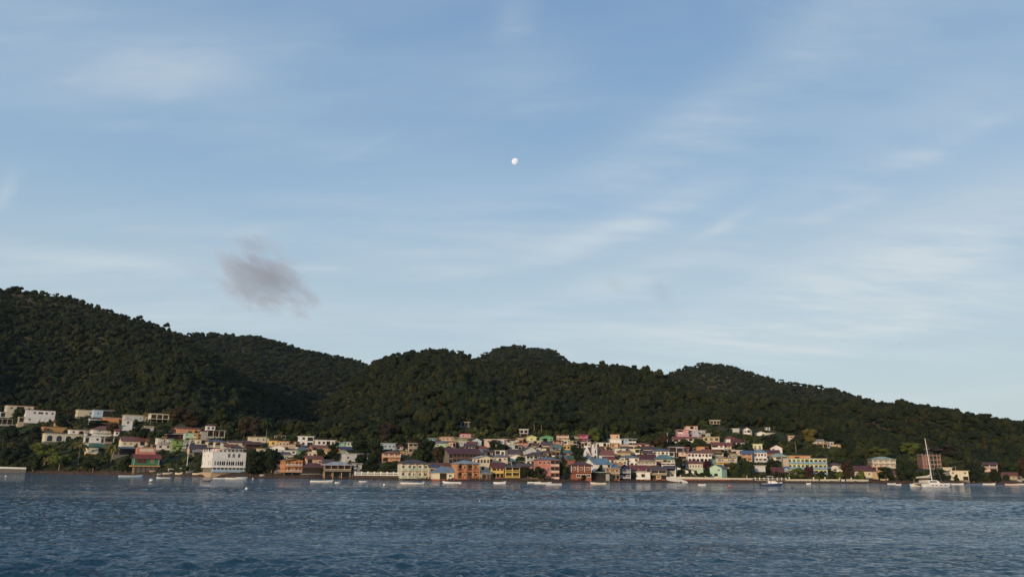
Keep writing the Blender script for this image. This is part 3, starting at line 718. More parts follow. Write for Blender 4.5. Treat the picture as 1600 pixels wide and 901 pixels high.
# ---- right hillside cluster
H(1069,1090,665,673,'blush','rust','flat','-ww','pale house with open terrace, topmost of the right cluster')
H(1056,1076,671,682,'pink','pink','flat','w-/ww','bright pink two-storey house at the top of the right cluster','bright pink hillside house')
H(1077,1102,672,683,'lilac','lightgrey','flat','www/--','lilac white house right of the bright pink hillside house')
H(1050,1069,682,692,'cream','terracotta','gable','ww','cream house with terracotta roof below the bright pink hillside house',rise=.35)
H(1068,1089,682,691,'cream','terracotta','gable','www','long cream house sharing the terracotta roof line below the pink house',rise=.3)
H(1092,1110,676,686,'grey','concrete','flat','ow','unfinished grey concrete house above the arches')
H(1095,1124,682,694,'tan','tan','flat','aaa/www','tan house with three large arches on its upper floor','three-arched tan house',trim='lemon')
H(1109,1125,656,664,'cream','lightgrey','flat','ooo','open concrete frame house highest on the right slope','highest frame house',stilt=.25)
H(1132,1149,681,694,'white','red','hip','-w/w-','white house with dark red hip roof standing alone right of the arches','red hip-roofed white house',rise=.35)
H(1143,1160,686,698,'white','maroon','gable','oo','white open house with long red roof just right of the red hip roof',rise=.35)
H(1111,1133,691,707,'white','red','gable','ww/oo','white house with faded red roof above the big red-roofed building',rise=.25)
H(1127,1144,692,706,'tan','rust','gable','ww/oo','tan two-storey house with rust roof next to the faded red roof',rise=.25)
H(1160,1173,668,678,'white','white','gablef','ww','small white house alone high on the right slope')
H(1180,1197,674,682,'white','white','gablef','-w','white house with pale gable among trees on the right slope')
H(1196,1209,676,682,'lightgrey','cream','flat','w','low pale house right of the pale gable')
H(1196,1202,667,672,'white','lightgrey','shed','w','tiny white hut high in the right forest')
H(1145,1156,669,675,'lightgrey','lightgrey','flat','w','tiny grey roof house left of the small lone white house')
H(1203,1223,695,708,'white','red','gablef','w-/w-','white house with bright red roof above the school-like block','bright red-roofed white house',rise=.35)
H(1177,1192,693,702,'lemon','palegreen','flat','aa','pale yellow house with two arches in the trees',trim='white')
H(1144,1160,703,711,'blush','white','flat','ow','small white-roofed house left of the ochre two-storey house')
H(1158,1176,704,721,'peach','blue','gable','Vww/oW','peach two-storey house with dark blue roof','peach two-storey house',rise=.2,trim='orange',vr='peach')
H(1174,1199,702,722,'white','skyblue','hip','wtwt/VWWW','white house with bright blue and rust hip roof','blue and rust-roofed white house',rise=.25)
H(1193,1218,703,714,'brick','maroon','gable','w-w','long brick house with dark red roof right of the blue and rust roof',rise=.4)
H(1199,1231,708,720,'cream','palegreen','hip','Vwoo','open house with pale green hip roof and thin white posts','pale green hip-roofed house',rise=.42)
H(1119,1151,715,738,'yellow','zinc','flat','VWW/-oo/-oo','golden yellow three-level house on the seafront slope','golden yellow house',vr='lilac')
H(1109,1137,726,747,'mint','slate','gablef','-w/-w-','mint green seafront house with grey gable roof','mint seafront house',rise=.22,yaw=-24)
H(1069,1113,703,722,'white','terracotta','hip','WtwtwtW/aoaoao','big white building with salmon red roof and tall white piers','big salmon-roofed white building',rise=.26,yaw=10,trim='rust',vr='rust')
H(1069,1099,719,733,'cream','red','hip','wwwwww','cream house with dark red awning roof below the big salmon-roofed building',rise=.38,yaw=8)
H(1081,1100,732,741,'palegreen','palegreen','flat','s-','low pale green seafront house below the dark red awning roof')
H(1084,1107,697,706,'orange','rust','flat','-ww','orange flat house above the big salmon-roofed building')
H(1113,1130,707,718,'beige','olive','flat','Vo/o-','beige house with dark balcony right of the big salmon-roofed building')
H(1111,1122,717,729,'aqua','aqua','flat','w','small turquoise house left of the golden yellow house')
H(1140,1152,708,718,'olive','olive','flat','w','small olive house above the golden yellow house')
H(1180,1196,727,741,'lightgrey','lightgrey','flat','-','pale corrugated hut on stilts by the seafront',stilt=.3,base='wood')
H(1228,1266,711,722,'orange','teal','flat','-o-w','orange wall building with flat blue roof behind the blue and yellow block')
H(1224,1291,716,741,'lemon','zinc','flat','wwwwwowwww/wwwwwowwww/wwwwwowwww','long three-storey pale yellow block with blue bands','blue and yellow block',yaw=7,trim='lemon',name='school',cat='school',dp=8,side=False)
H(1223,1236,731,742,'beige','lightgrey','hip','o','small open hut with white pyramid roof in front of the blue and yellow block','white pyramid-roofed hut',rise=.5,r=1)
H(1207,1224,730,741,'brown','maroon','gable','o','dark shed with red roof left of the white pyramid roof',rise=.5)
H(1293,1319,723,737,'white','maroon','hip','Vww/ww-','white house with dark red roof right of the blue and yellow block','dark red-roofed white house',rise=.25)
H(1265,1288,686,694,'cream','beige','gable','-ww','cream hillside bungalow with beige roof right of the yellow-green tree',rise=.4)
H(1279,1293,692,699,'tan','tan','flat','oo','tan open house under the cream hillside bungalow')
H(1289,1302,690,697,'white','lightgrey','flat','ww','small white flat house right of the cream hillside bungalow')
H(1301,1314,694,699,'tan','beige','flat','w','tiny tan house at the right end of the bungalow row')
H(1231,1241,680,689,'beige','tan','flat','w/-','narrow beige house under the tall palm')
H(1357,1398,713,731,'beige','palegreen','hip','Vwwww/Vwwww','beige two-storey house with pale green hip roof among trees','green hip-roofed two-storey house',rise=.26,yaw=14)
H(1331,1363,728,746,'cream','maroon','gable','www','cream seafront house with maroon roof behind the sea wall',rise=.4)
H(1361,1381,729,739,'orange','orange','flat','www','orange house behind the right seafront trees')
H(1436,1469,711,732,'brick','concrete','flat','-woow/-woow/-woow','unfinished red brick four-storey block with bare floor slabs','unfinished brick block',yaw=20,trim='brick',side=False,name='unfinished_building',cat='building')
H(1472,1487,730,740,'cream','white','flat','-w','cream box house behind the catamaran')
H(1480,1512,735,750,'cream','cream','flat','w-w/w-o','cream stepped house by the water right of the catamaran','stepped cream house')
H(1535,1558,722,737,'blush','maroon','gable','Voo/-o','pinkish house with red and white roof among the far right trees','far right red-roofed house',rise=.2)
H(1567,1590,738,749,'tan','rust','gable','o-w','low tan shore house with rusty roof near the right edge','low tan shore house',rise=.4)
H(1407,1421,731,743,'olive','olive','flat','-','plain olive house among trees left of the brick block')
# ---- smaller weathered houses packed between the others
H(668,686,689,697,'grey','rust','gable','w-w','weathered grey house with rusty roof at the left end of the central cluster',rise=.4)
H(754,771,703,711,'cream','brown','gable','wow','low cream house with brown roof between the light blue roof and the small white one',rise=.35)
H(784,798,697,704,'lightgrey','rust','gable','w','grey cottage with rusty gable right of the dark tree clump',rise=.45)
H(827,842,692,699,'tan','brown','gable','ww','tan cottage with brown roof under the cream three-window house',rise=.42)
H(845,862,699,707,'grey','darkgrey','flat','Vo','grey house with shaded porch behind the dark brown roof edge',trim='cream')
H(863,876,704,714,'ochre','grey','flat','-o','ochre walled house with flat grey roof above the salmon waterfront house')
H(868,885,711,720,'lightgrey','slate','gable','w','low house under a sheet of grey tin roof by the tall narrow tree',rise=.5)
H(875,889,716,725,'cement','rust','shed','o','rust-roofed lean-to behind the maroon waterfront house',rise=.4)
H(899,909,686,694,'brown','brown','flat','o','tiny brown shack between the olive box and the hot pink house')
H(969,985,697,706,'cement','brown','gable','ww','dull house with brown roof below the pale pink house',rise=.4)
H(1000,1016,695,702,'beige','rust','gable','w-','beige cottage with rust roof at the right end below the light blue house',rise=.42)
H(1010,1030,727,737,'cement','brown','gable','w-w','dull brown-roofed house behind the faded red roof',rise=.45)
H(1026,1040,729,738,'grey','slate','shed','w','small house with blue-grey shed roof below the white box house',rise=.35)
H(1060,1073,706,717,'blush','rust','flat','w/o','pinkish two-level house left of the big salmon-roofed building')
H(1096,1113,702,709,'cement','terracotta','gable','w','low house with orange-brown roof behind the big salmon-roofed building',rise=.45)
H(1112,1128,702,710,'lightgrey','rust','gable','ow','pale house with rust gable above the dark balcony house',rise=.38)
H(1130,1146,706,715,'beige','brown','gable','w-w','beige brown-roofed house above the golden yellow house',rise=.38)
H(545,561,704,712,'cement','brown','gable','w-','dull cottage with brown roof right of the green dark-roofed house',rise=.42)
H(470,484,706,714,'tan','rust','gable','ww','tan cottage with rusty roof between the green hip roof and the cream row of windows',rise=.4)
H(444,458,710,718,'lightgrey','grey','flat','w-','grey flat-roofed house above the orange waterfront house')
H(392,406,706,714,'cement','brown','gable','w','small dull house with brown roof over the dark beach trees',rise=.4)
H(268,285,671,679,'tan','rust','gable','w-','tan house with rust roof left under the orange long house',rise=.38)
H(296,309,685,693,'beige','brown','flat','wo','beige house with brown flat roof right of the grey-green two-storey house')
H(333,353,690,699,'cream','grey','flat','Vow','cream house with grey slab roof behind the hotel roof terrace',vr='white')
H(350,368,694,703,'beige','rust','gable','ww','beige house with rust roof right behind the hotel roof terrace',rise=.36)
H(300,313,703,712,'cement','grey','shed','o','grey lean-to just left of the hotel',rise=.3)
H(730,745,688,696,'grey','rust','gable','w','grey rust-roofed cottage left below the dark grey gable roof',rise=.4)
H(805,818,686,693,'tan','rust','flat','wo','low tan house left under the lemon yellow house')
H(915,932,699,706,'cement','brown','gable','w','brown-roofed cottage behind the bell tower',rise=.45)
H(1318,1331,734,745,'beige','olive','flat','w-','beige house half hidden left of the cream seafront house')
H(150,168,672,681,'cement','brown','gable','w','dull cottage with brown roof just above the terracotta hip roof',rise=.4)
H(84,104,657,667,'tan','rust','gable','w-','tan cottage with rust roof among dark trees right of the large white hillside house',rise=.4)
H(226,244,686,696,'beige','rust','gable','w','beige cottage with rust roof left of the white balcony house',rise=.4)
H(1504,1520,737,747,'lightgrey','rust','gable','w','small grey rust-roofed house behind the stepped cream house',rise=.4)
H(1396,1410,736,747,'tan','brown','gable','w','small tan brown-roofed house low on the shore left of the brick block',rise=.4)

# ------------------------------------------------------------------ buildings with a design of their own
def site(x0, x1, yb):
    P, mpp, A, d = hit((x0+x1)/2, yb); return P, mpp, A, d
# church: nave running to the right, gabled front at its left end, bell tower at the corner
P, q, A, d = site(906, 960, 719); ya = R_(28)
L, Wg, He, Hr = 37*q/math.cos(ya), 19*q, 9.5*q, 16.5*q
c = P+Vector((math.sin(A), math.cos(A), 0))*(L*.25+2)
church = empty('church', (c.x, c.y, P.z), -A+ya, 'white church with square bell tower and long dark red nave roof', 'church'); FOOT.append((30*q/d, A, d, 16)); HOUSES['church'] = (church, 906, 960, 694, 719, d)
x0 = -L*.42; x1 = L*.62; hd = Wg/2
mb = MB(); mb.ext([(-hd, -4), (hd, -4), (hd, He), (0, Hr-.1), (-hd, He)], 'x', x0, x1); mb.build('wall', paint('white'), church)
mb = MB(); sl = (Hr-He)/hd; a = hd+.5
mb.ext([(-a, He-.5*sl), (0, Hr), (a, He-.5*sl), (a, He-.5*sl+.16), (0, Hr+.18), (-a, He-.5*sl+.16)], 'x', x0+.25, x1+.4); mb.build('roof', roofm('terracotta'), church)
mb = MB(); mb.ext([(-hd-.25, -1), (hd+.25, -1), (hd+.25, He+.5), (.5, Hr+.9), (.5, Hr+1.6), (-.5, Hr+1.6), (-.5, Hr+.9), (-hd-.25, He+.5)], 'x', x0-.3, x0-.003); mb.build('front_gable', paint('white'), church)
for y, z, sx, sz in ((0, He*.42, 1.5, He*.8), (-hd*.55, He*.55, .8, 1.6), (hd*.55, He*.55, .8, 1.6)): add_window(church, 'a', x0-.31, y, z, sx, sz, 'white', -math.pi/2)
add_window(church, 'a', x0-.31, 0, He*1.25, .9, .9, 'white', -math.pi/2)
for i in range(4): add_window(church, 'a', x0+L*.32+(x1-x0-L*.36)*i/3, -hd, He*.55, 1.1, He*.5, 'white')
place(unit_door('wood'), 'door', church, x0+L*.2, -hd, He*.28, 1.1, He*.56)
tw = 3.3*q; tx, ty = x0+tw+1.0, -hd-tw+.3; TH = 25*q
mb = MB(); mb.box(tx-tw, tx+tw, ty-tw, ty+tw, -3, TH*.8); mb.box(tx-tw*.92, tx-tw*.45, ty-tw*.92, ty+tw*.92, TH*.8, TH*.97); mb.box(tx+tw*.45, tx+tw*.92, ty-tw*.92, ty+tw*.92, TH*.8, TH*.97); mb.box(tx-tw*.45, tx+tw*.45, ty+tw*.6, ty+tw*.92, TH*.8, TH*.97)
tower = mb.build('bell_tower', paint('white'), church)
mb = MB(); mb.box(tx-tw*1.1, tx+tw*1.1, ty-tw*1.1, ty+tw*1.1, TH*.77, TH*.798); mb.box(tx-tw*1.05, tx+tw*1.05, ty-tw*1.05, ty+tw*1.05, TH*.97, TH); mb.build('cornice', paint('lightgrey'), tower)
mb = MB(); mb.tube([(tx, ty, TH), (tx, ty, TH+1.6)], .06); mb.box(tx-.35, tx+.35, ty-.05, ty+.05, TH+1.0, TH+1.12); mb.build('cross', plain('darkgrey'), tower)
add_window(church, 'a', tx, ty-tw, TH*.55, .8, 1.7, 'white'); place(unit_open(), 'opening', church, tx, ty-tw, TH*.17, 1.1, TH*.24)

# white hotel on the left shore
P, q, A, d = site(313, 382, 742); ya = R_(17)
wid, dep = 50*q/math.cos(ya), 16*q/math.sin(ya)
c = P+Vector((math.sin(A), math.cos(A), 0))*(dep/2*math.cos(ya)+wid/2*math.sin(ya))
hot = empty('hotel', (c.x, c.y, P.z), -A+ya, 'big white waterfront hotel with rows of arched windows and a roof terrace', 'hotel'); FOOT.append((37*q/d, A, d, 22)); HOUSES['white hotel'] = (hot, 313, 382, 699, 742, d)
hw, hd = wid/2, dep/2; Z = lambda y: (742-y)*q
mb = MB(); mb.box(-hw-.1, hw+.1, -hd-.1, hd+.1, -4, Z(738)); mb.build('foundation', paint('tan'), hot)
mb = MB(); mb.box(-hw+.6, hw-.6, -hd+.8, hd-.6, Z(738), Z(730)); mb.build('ground_floor', paint('cement'), hot)
mb = MB(); mb.box(-hw+.2, hw, -hd-1.2, -hd+.5, Z(737.6), Z(733.2)); mb.build('porch_wall', paint('lightblue'), hot)
for i in range(9):
    x = -hw+.6+(wid-1.2)*i/8; mb = MB(); mb.box(x-.14, x+.14, -hd+.1, -hd+.4, Z(733.2), Z(730)); mb.build('post', paint('cream'), hot)
for i in range(8): place(unit_open(), 'opening', hot, -hw+.6+(wid-1.2)*(i+.5)/8, -hd+.8, (Z(734.5)+Z(730.1))/2, wid/8-.25, Z(730.1)-Z(734.5))
mb = MB(); mb.box(-hw, hw, -hd, hd, Z(730), Z(708)); mb.build('wall', paint('white'), hot)
mb = MB(); mb.box(-hw-.15, hw+.15, -hd-.18, -hd-.003, Z(717.6), Z(716.6)); mb.box(-hw-.25, hw+.15, -hd-.3, -hd-.004, Z(730.6), Z(729.4)); mb.box(-hw-.2, -hw-.003, -hd, hd, Z(730.6), Z(729.4)); mb.build('cornice', paint('white'), hot)
for i in range(13):
    add_window(hot, 'a', -hw+1.0+(wid-1.8)*(i+.5)/13+(.12 if i % 4 else -.1), -hd, Z(723.4), wid/13*.72, Z(720)-Z(727), 'lightgrey')
for x, s in ((-.1, 1.0), (.18, 1.2), (.5, 1.0)): add_window(hot, 'w', hw*x+.5, -hd, Z(711.8), 1.1*s, 1.9, 'lightgrey')
for i in (0, 1, 4): add_window(hot, 'w', -hw, -hd+dep*(i+.5)/5, Z(723.4), .7, 2.0, 'lightgrey', -math.pi/2)
for i in (1, 3): add_window(hot, 'w', -hw, -hd+dep*(i+.6)/4.4, Z(712), .7, 1.1, 'lightgrey', -math.pi/2)
mb = MB(); mb.box(-hw, hw, -hd, -hd+.2, Z(708), Z(706.4)); mb.box(-hw, -hw+.2, -hd+.2, hd, Z(708), Z(706.4)); mb.build('parapet', paint('white'), hot)
for i in range(5):
    y = -hd+.3+(dep-.6)*i/4; mb = MB(); mb.box(-hw-.1, -hw+.5, y-.3, y+.3, Z(708), Z(705)); mb.lathe([(.34, 0), (.2, .5), (.0, 1.1)], 8, (-hw+.2, y, Z(705))); mb.build('pinnacle', paint('white'), hot)
mb = MB(); mb.box(-hw*.55, hw*.9, -hd*.3, hd*.8, Z(708), Z(701.4)); pent = mb.build('penthouse', paint('blush'), hot)
mb = MB(); mb.box(-hw*.3, hw*.95, -hd*.62, hd*.85, Z(701.3), Z(700.5)); mb.build('penthouse_roof', paint('lightgrey'), hot)
for i in range(6):
    x = -hw*.25+hw*1.15*i/5; mb = MB(); mb.box(x-.1, x+.1, -hd*.6, -hd*.6+.2, Z(708), Z(701.3)); mb.build('post', paint('lightgrey'), hot)
for i in range(5): add_window(hot, 'w', -hw*.45+hw*1.25*(i+.5)/5, -hd*.3, Z(704.4), 1.1, 1.2, 'white')

# green beach bar with a red roof and a painted board
P, q, A, d = site(205, 246, 737); ya = R_(8)
c = P+Vector((math.sin(A), math.cos(A), 0))*4
bar = empty('beach_bar', (c.x, c.y, P.z), -A+ya, 'green beach bar with red roof, yellow floor edge and a salmon signboard on top', 'bar'); FOOT.append((22*q/d, A, d, 12)); HOUSES['green bar'] = (bar, 205, 246, 699, 737, d)
X = lambda x: (x-225.5)*q; Z = lambda y: (737-y)*q; hd = 4.0
mb = MB(); mb.box(X(209), X(242), -hd+.8, hd, -4, Z(729)); mb.build('foundation', paint('cement'), bar)
for i in range(6):
    x = X(207+35*i/5); mb = MB(); mb.box(x-.12, x+.12, -hd-.2, -hd+.05, -3, Z(729)); mb.build('stilt', paint('ochre' if i == 0 else 'wood'), bar)
mb = MB(); mb.box(X(204), X(245.5), -hd-.6, hd, Z(729), Z(727)); mb.build('floor_edge', paint('ochre'), bar)
mb = MB(); mb.box(X(207), X(243.5), -hd, hd, Z(727), Z(716.5)); mb.build('wall', paint('darkgreen'), bar)
mb = MB(); mb.box(X(211), X(224.5), -hd-.12, -hd-.003, Z(723.4), Z(718.6)); mb.build('shutter', paint('maroon'), bar)
add_window(bar, 'w', X(233.5), -hd, Z(720.6), 1.4, 1.7, 'yellow')
for x in (207.5, 243): mb = MB(); mb.box(X(x)-.12, X(x)+.12, -hd-.25, -hd-.01, Z(727), Z(716.5)); mb.build('post', paint('lightgrey'), bar)
mb = MB(); mb.ext([(-hd-1.1, Z(717.2)), (-hd+3.2, Z(710)), (hd+.5, Z(710)), (hd+.5, Z(709.5)), (-hd+3.2, Z(709.5)), (-hd-1.1, Z(716.7))], 'x', X(206), X(246.5)); mb.build('roof', roofm('red'), bar)
mb = MB(); mb.box(X(211), X(238), -hd+3.0, hd, Z(710), Z(699.5)); mb.build('upper_wall', paint('salmon'), bar)
mb = MB(); mb.box(X(210.5), X(238.5), -hd+2.7, -hd+2.997, Z(699.6), Z(699)); mb.box(X(214.5), X(235.8), -hd+2.9, -hd+2.996, Z(706.2), Z(700.6)); board = mb.build('signboard', paint('peach'), bar)
gl = MB(); rr = random.Random(3); x = 215.3
for word in (6, 5):                                   # two short rows of pale worn lettering, too worn to read
    for _ in range(word):
        gl.box(X(x), X(x)+.16, -hd+2.84, -hd+2.899, Z(705.2), Z(701.6)); gl.box(X(x)+.16, X(x+1.15), -hd+2.85, -hd+2.899, Z(702.4), Z(701.6))
        if rr.random() < .6: gl.box(X(x)+.16, X(x+1.1), -hd+2.85, -hd+2.899, Z(705.2), Z(704.4))
        if rr.random() < .6: gl.box(X(x+1.15)-.15, X(x+1.15)+.01, -hd+2.845, -hd+2.899, Z(704.4 if rr.random() < .5 else 705.2), Z(702.4))
        x += 1.62
    x += 1.4
gl.build('lettering', paint('white'), board)

# blue bands and stair tower on the long yellow block, blue waterline under it
blk = HOUSES['blue and yellow block'][0]
bw = [o for o in SC.objects if o.parent == blk and o.name.startswith('wall')][0]; v = [w_.co for w_ in bw.data.vertices]
bx0, bx1 = min(p.x for p in v), max(p.x for p in v); by0 = min(p.y for p in v); bz1 = max(p.z for p in v)
for i in range(3):
    z = bz1*i/3; mb = MB(); mb.box(bx0+(bx1-bx0)*.12, bx1, by0-1.0, by0-.85, z+.1, z+.1+bz1*.11); mb.box(bx0+(bx1-bx0)*.12, bx1, by0-.85, by0-.003, z+.02, z+.12); mb.build('gallery', paint('skyblue'), blk)
mb = MB(); mb.box(bx0-.3, bx0+(bx1-bx0)*.115, by0-1.3, by0-.004, -3, bz1*.98); mb.build('stair_tower', paint('beige'), blk)
mb = MB(); mb.box(bx0-.34, bx0+(bx1-bx0)*.118, by0-1.34, by0-1.0, bz1*.3, bz1*.5); mb.build('painted_band', paint('blue'), blk)
for i in range(9):
    x = bx0+(bx1-bx0)*(.13+.865*i/8); mb = MB(); mb.box(x-.1, x+.1, by0-.98, by0-.8, 0, bz1); mb.build('post', paint('skyblue'), blk)
# floor slabs that show on the brick block
brk = HOUSES['unfinished brick block'][0]; bw = [o for o in SC.objects if o.parent == brk and o.name.startswith('wall')][0]; v = [w_.co for w_ in bw.data.vertices]
bx0, bx1, by0, by1, bz1 = min(p.x for p in v), max(p.x for p in v), min(p.y for p in v), max(p.y for p in v), max(p.z for p in v)
for i in range(3):
    z = bz1*i/3+.05; mb = MB(); mb.box(bx0-.25, bx1+.25, by0-.3, by1+.1, z-.12, z+.14); mb.build('floor_slab', paint('concrete'), brk)
for i in range(6):
    x = bx0+(bx1-bx0)*i/5; mb = MB(); mb.box(x-.16, x+.16, by0-.12, by0+.12, 0.2, bz1+.9); mb.build('column', paint('concrete'), brk)
for i in range(4):
    y = by0+(by1-by0)*(i+.5)/4; mb = MB(); mb.box(bx0-.1, bx0+.1, y-.16, y+.16, .2, bz1+.9); mb.build('column', paint('concrete'), brk)

# ------------------------------------------------------------------ sea walls, balustrade, ramp
def wall_strip(name, label, cat, pts, c, dt=2.0, th=.4, deep=False, parent=None, part='wall'):
    """pts: (px, py top, py bottom) along the shore"""
    base = []
    for px, yt, yb in pts:
        A, e0 = azel(px, yt); _, e1 = azel(px, yb); D = float(Df(A))+dt
        base.append((A, D, CAMZ+D*e0, -1.5 if deep else CAMZ+D*e1))
    if parent is None:
        A, D, *_ = base[len(base)//2]; parent = empty(name, (D*math.sin(A), D*math.cos(A), 0), 0, label, cat)
    o = parent.location; mb = MB(); vs_ = []
    for A, D, z1, z0 in base:
        for dd_ in (0, th):
            x, y = (D+dd_)*math.sin(A)-o.x, (D+dd_)*math.cos(A)-o.y
            vs_ += [(x, y, z0), (x, y, z1)]
    fs = []
    for i in range(len(base)-1):
        a, b_ = 4*i, 4*i+4
        fs += [(a, b_, b_+1, a+1), (a+2, a+3, b_+3, b_+2), (a+1, b_+1, b_+3, a+3), (a, a+2, b_+2, b_)]
    fs += [(0, 1, 3, 2), (len(vs_)-4, len(vs_)-2, len(vs_)-1, len(vs_)-3)]
    mb.add(vs_, fs); mb.build(part, paint(c), parent); return parent
def pillars(parent, spec, c, dt, w_=.35, name='pillar'):
    o = parent.location
    for px, yt, yb in spec:
        A, e0 = azel(px, yt); _, e1 = azel(px, yb); D = float(Df(A))+dt
        mb = MB(); mb.box(-w_/2, w_/2, -w_/2, w_/2, CAMZ+D*e1, CAMZ+D*e0); mb.box(-w_*.65, w_*.65, -w_*.65, w_*.65, CAMZ+D*e0, CAMZ+D*e0+.1)
        q_ = mb.build(name, paint(c), parent); q_.location = (D*math.sin(A)-o.x, D*math.cos(A)-o.y, 0); q_.rotation_euler = (0, 0, -A)
w_ = wall_strip('sea_wall', 'long low white sea wall on dark rock at the far left shore', 'sea wall', [(-40, 728, 731), (0, 728.6, 731.4), (41, 729.8, 732.4)], 'lightgrey', .6)
wall_strip('', None, None, [(-40, 731, 738), (0, 731.4, 738), (41, 732.4, 738)], 'darkgrey', .5, deep=True, parent=w_, part='base')
w_ = wall_strip('retaining_wall', 'brown stone retaining wall under the white balustrade', 'retaining wall', [(551, 742, 750), (590, 742.3, 750), (626, 742.8, 751)], 'stone', 3, deep=True)
w_ = wall_strip('balustrade', 'white seafront balustrade with square pillars left of the purple hip-roofed house', 'balustrade', [(555, 737.4, 738.4), (590, 737.7, 738.7), (625, 738, 739)], 'white', 3.1, .25, part='handrail')
wall_strip('', None, None, [(555, 741, 742), (590, 741.3, 742.3), (625, 741.6, 742.7)], 'white', 3.1, .25, parent=w_, part='rail')
pillars(w_, [(555+70*i/7, 736.3+.6*i/7, 742.2) for i in range(8)], 'white', 3.2, .5)
pillars(w_, [(555+70*(i+.5)/42, 738, 742) for i in range(42) if i % 6 not in (0, 5)], 'white', 3.2, .14, 'baluster')
wall_strip('retaining_wall', 'low brown retaining wall below the big seafront hedge', 'retaining wall', [(811, 746.5, 753), (830, 746.7, 753), (850, 747, 753)], 'stone', 3, deep=True)
wall_strip('retaining_wall', 'dark brown wall between the mustard veranda wing and the grey shore shed', 'retaining wall', [(748, 748, 752), (768, 748.3, 752)], 'stone', 2.5, deep=True)
w_ = wall_strip('sea_wall', 'cream topped sea wall running right from the boat ramp', 'sea wall', [(1058, 744, 747.6), (1100, 745, 748.2), (1140, 746, 748.6), (1176, 746.3, 749)], 'cream', 4, .6)
wall_strip('', None, None, [(1040, 748, 754), (1058, 747.7, 754), (1100, 748.2, 754), (1140, 748.6, 754), (1176, 749, 754)], 'rust', 3.9, .8, deep=True, parent=w_, part='base')
pillars(w_, [(1063, 741.5, 744.5), (1124, 744, 746), (1167, 743.6, 746.5)], 'beige', 4.3)
w_ = wall_strip('terrace_wall', 'tan terrace wall with white posts behind the speedboat', 'terrace wall', [(1177, 749, 754), (1200, 749.3, 754), (1228, 749.7, 754)], 'tan', 4, deep=True)
pillars(w_, [(1180+48*i/7, 745.6+.4*i/7, 749.6) for i in range(8)], 'white', 4.2, .3, 'post')
wall_strip('', None, None, [(1177, 746.6, 747.3), (1228, 747.2, 747.9)], 'white', 4.2, .12, parent=w_, part='rail')
w_ = wall_strip('sea_wall', 'long cream sea wall with pillars below the blue and yellow block', 'sea wall', [(1228, 748, 752.6), (1270, 748.1, 752.6), (1279, 748.2, 752.7)], 'cream', 4, deep=True)
wall_strip('', None, None, [(1281, 748, 752.6), (1312, 748.2, 752.8)], 'cream', 4, deep=True, parent=w_)
wall_strip('', None, None, [(1314, 748.2, 752.6), (1320, 748.2, 752.6)], 'white', 3.6, deep=True, parent=w_)
wall_strip('', None, None, [(1322, 748, 752.6), (1357, 748.6, 752.9)], 'cream', 4, deep=True, parent=w_)
pillars(w_, [(1233, 745, 748.5), (1271, 745.3, 748.5), (1289, 745.2, 748.5), (1312, 746, 748.5), (1330, 746, 748.5)], 'cream', 4.2, .5)
wall_strip('garden_wall', 'low pale wall at the right picture edge', 'wall', [(1588, 746.5, 750), (1600, 747, 750.3), (1640, 748, 751)], 'beige', 7)
# boat ramp: sloping concrete slab
A, e = azel(1056, 744.5); D = float(Df(A))+5; P = Vector((D*math.sin(A), D*math.cos(A), 0)); q = D/FPX
ramp = empty('boat_ramp', P, -A, 'pale concrete boat ramp sloping down to the right into the water', 'boat ramp')
mb = MB(); zt = lambda x, y: (745.4-y)*q+1.9
mb.ext([((1041-1056)*q, zt(0, 745.6)), (0, zt(0, 744.4)), ((1073-1056)*q, zt(0, 751.0)), ((1073-1056)*q, -1.5), ((1041-1056)*q, -1.5)], 'y', -3.6, 1.5); mb.build('slab', paint('lightgrey'), ramp)
mb = MB(); mb.ext([((1041-1056)*q, zt(0, 745.0)), (0, zt(0, 743.8)), (0, zt(0, 744.4)), ((1041-1056)*q, zt(0, 745.6))], 'y', -3.6, -3.3); mb.build('kerb', paint('white'), ramp)
for i, (xa, ya_, xb, yb_, lab) in enumerate([(1053, 731.5, 1077, 738.5, 'white sloping wall of the steps right of the white box house'), (1081, 738.6, 1106, 744.6, 'lower white sloping wall of the steps beside the low pale green house')]):
    P, q, A, d = hit((xa+xb)/2, max(ya_, yb_)+1); s_ = empty('stair_wall', P, -A, lab, 'wall')
    L = (xb-xa)*q/2; h0 = (yb_-ya_)*q
    mb = MB(); mb.ext([(-L, h0-.3), (L, -.5), (L, 1.0), (-L, h0+1.2)], 'y', -.2, .2); mb.build('wall', paint('white'), s_)
    mb = MB(); mb.ext([(-L, -1), (L, -1), (L, -.5), (-L, h0-.3)], 'y', -.15, .15); mb.build('base', paint('cement'), s_)

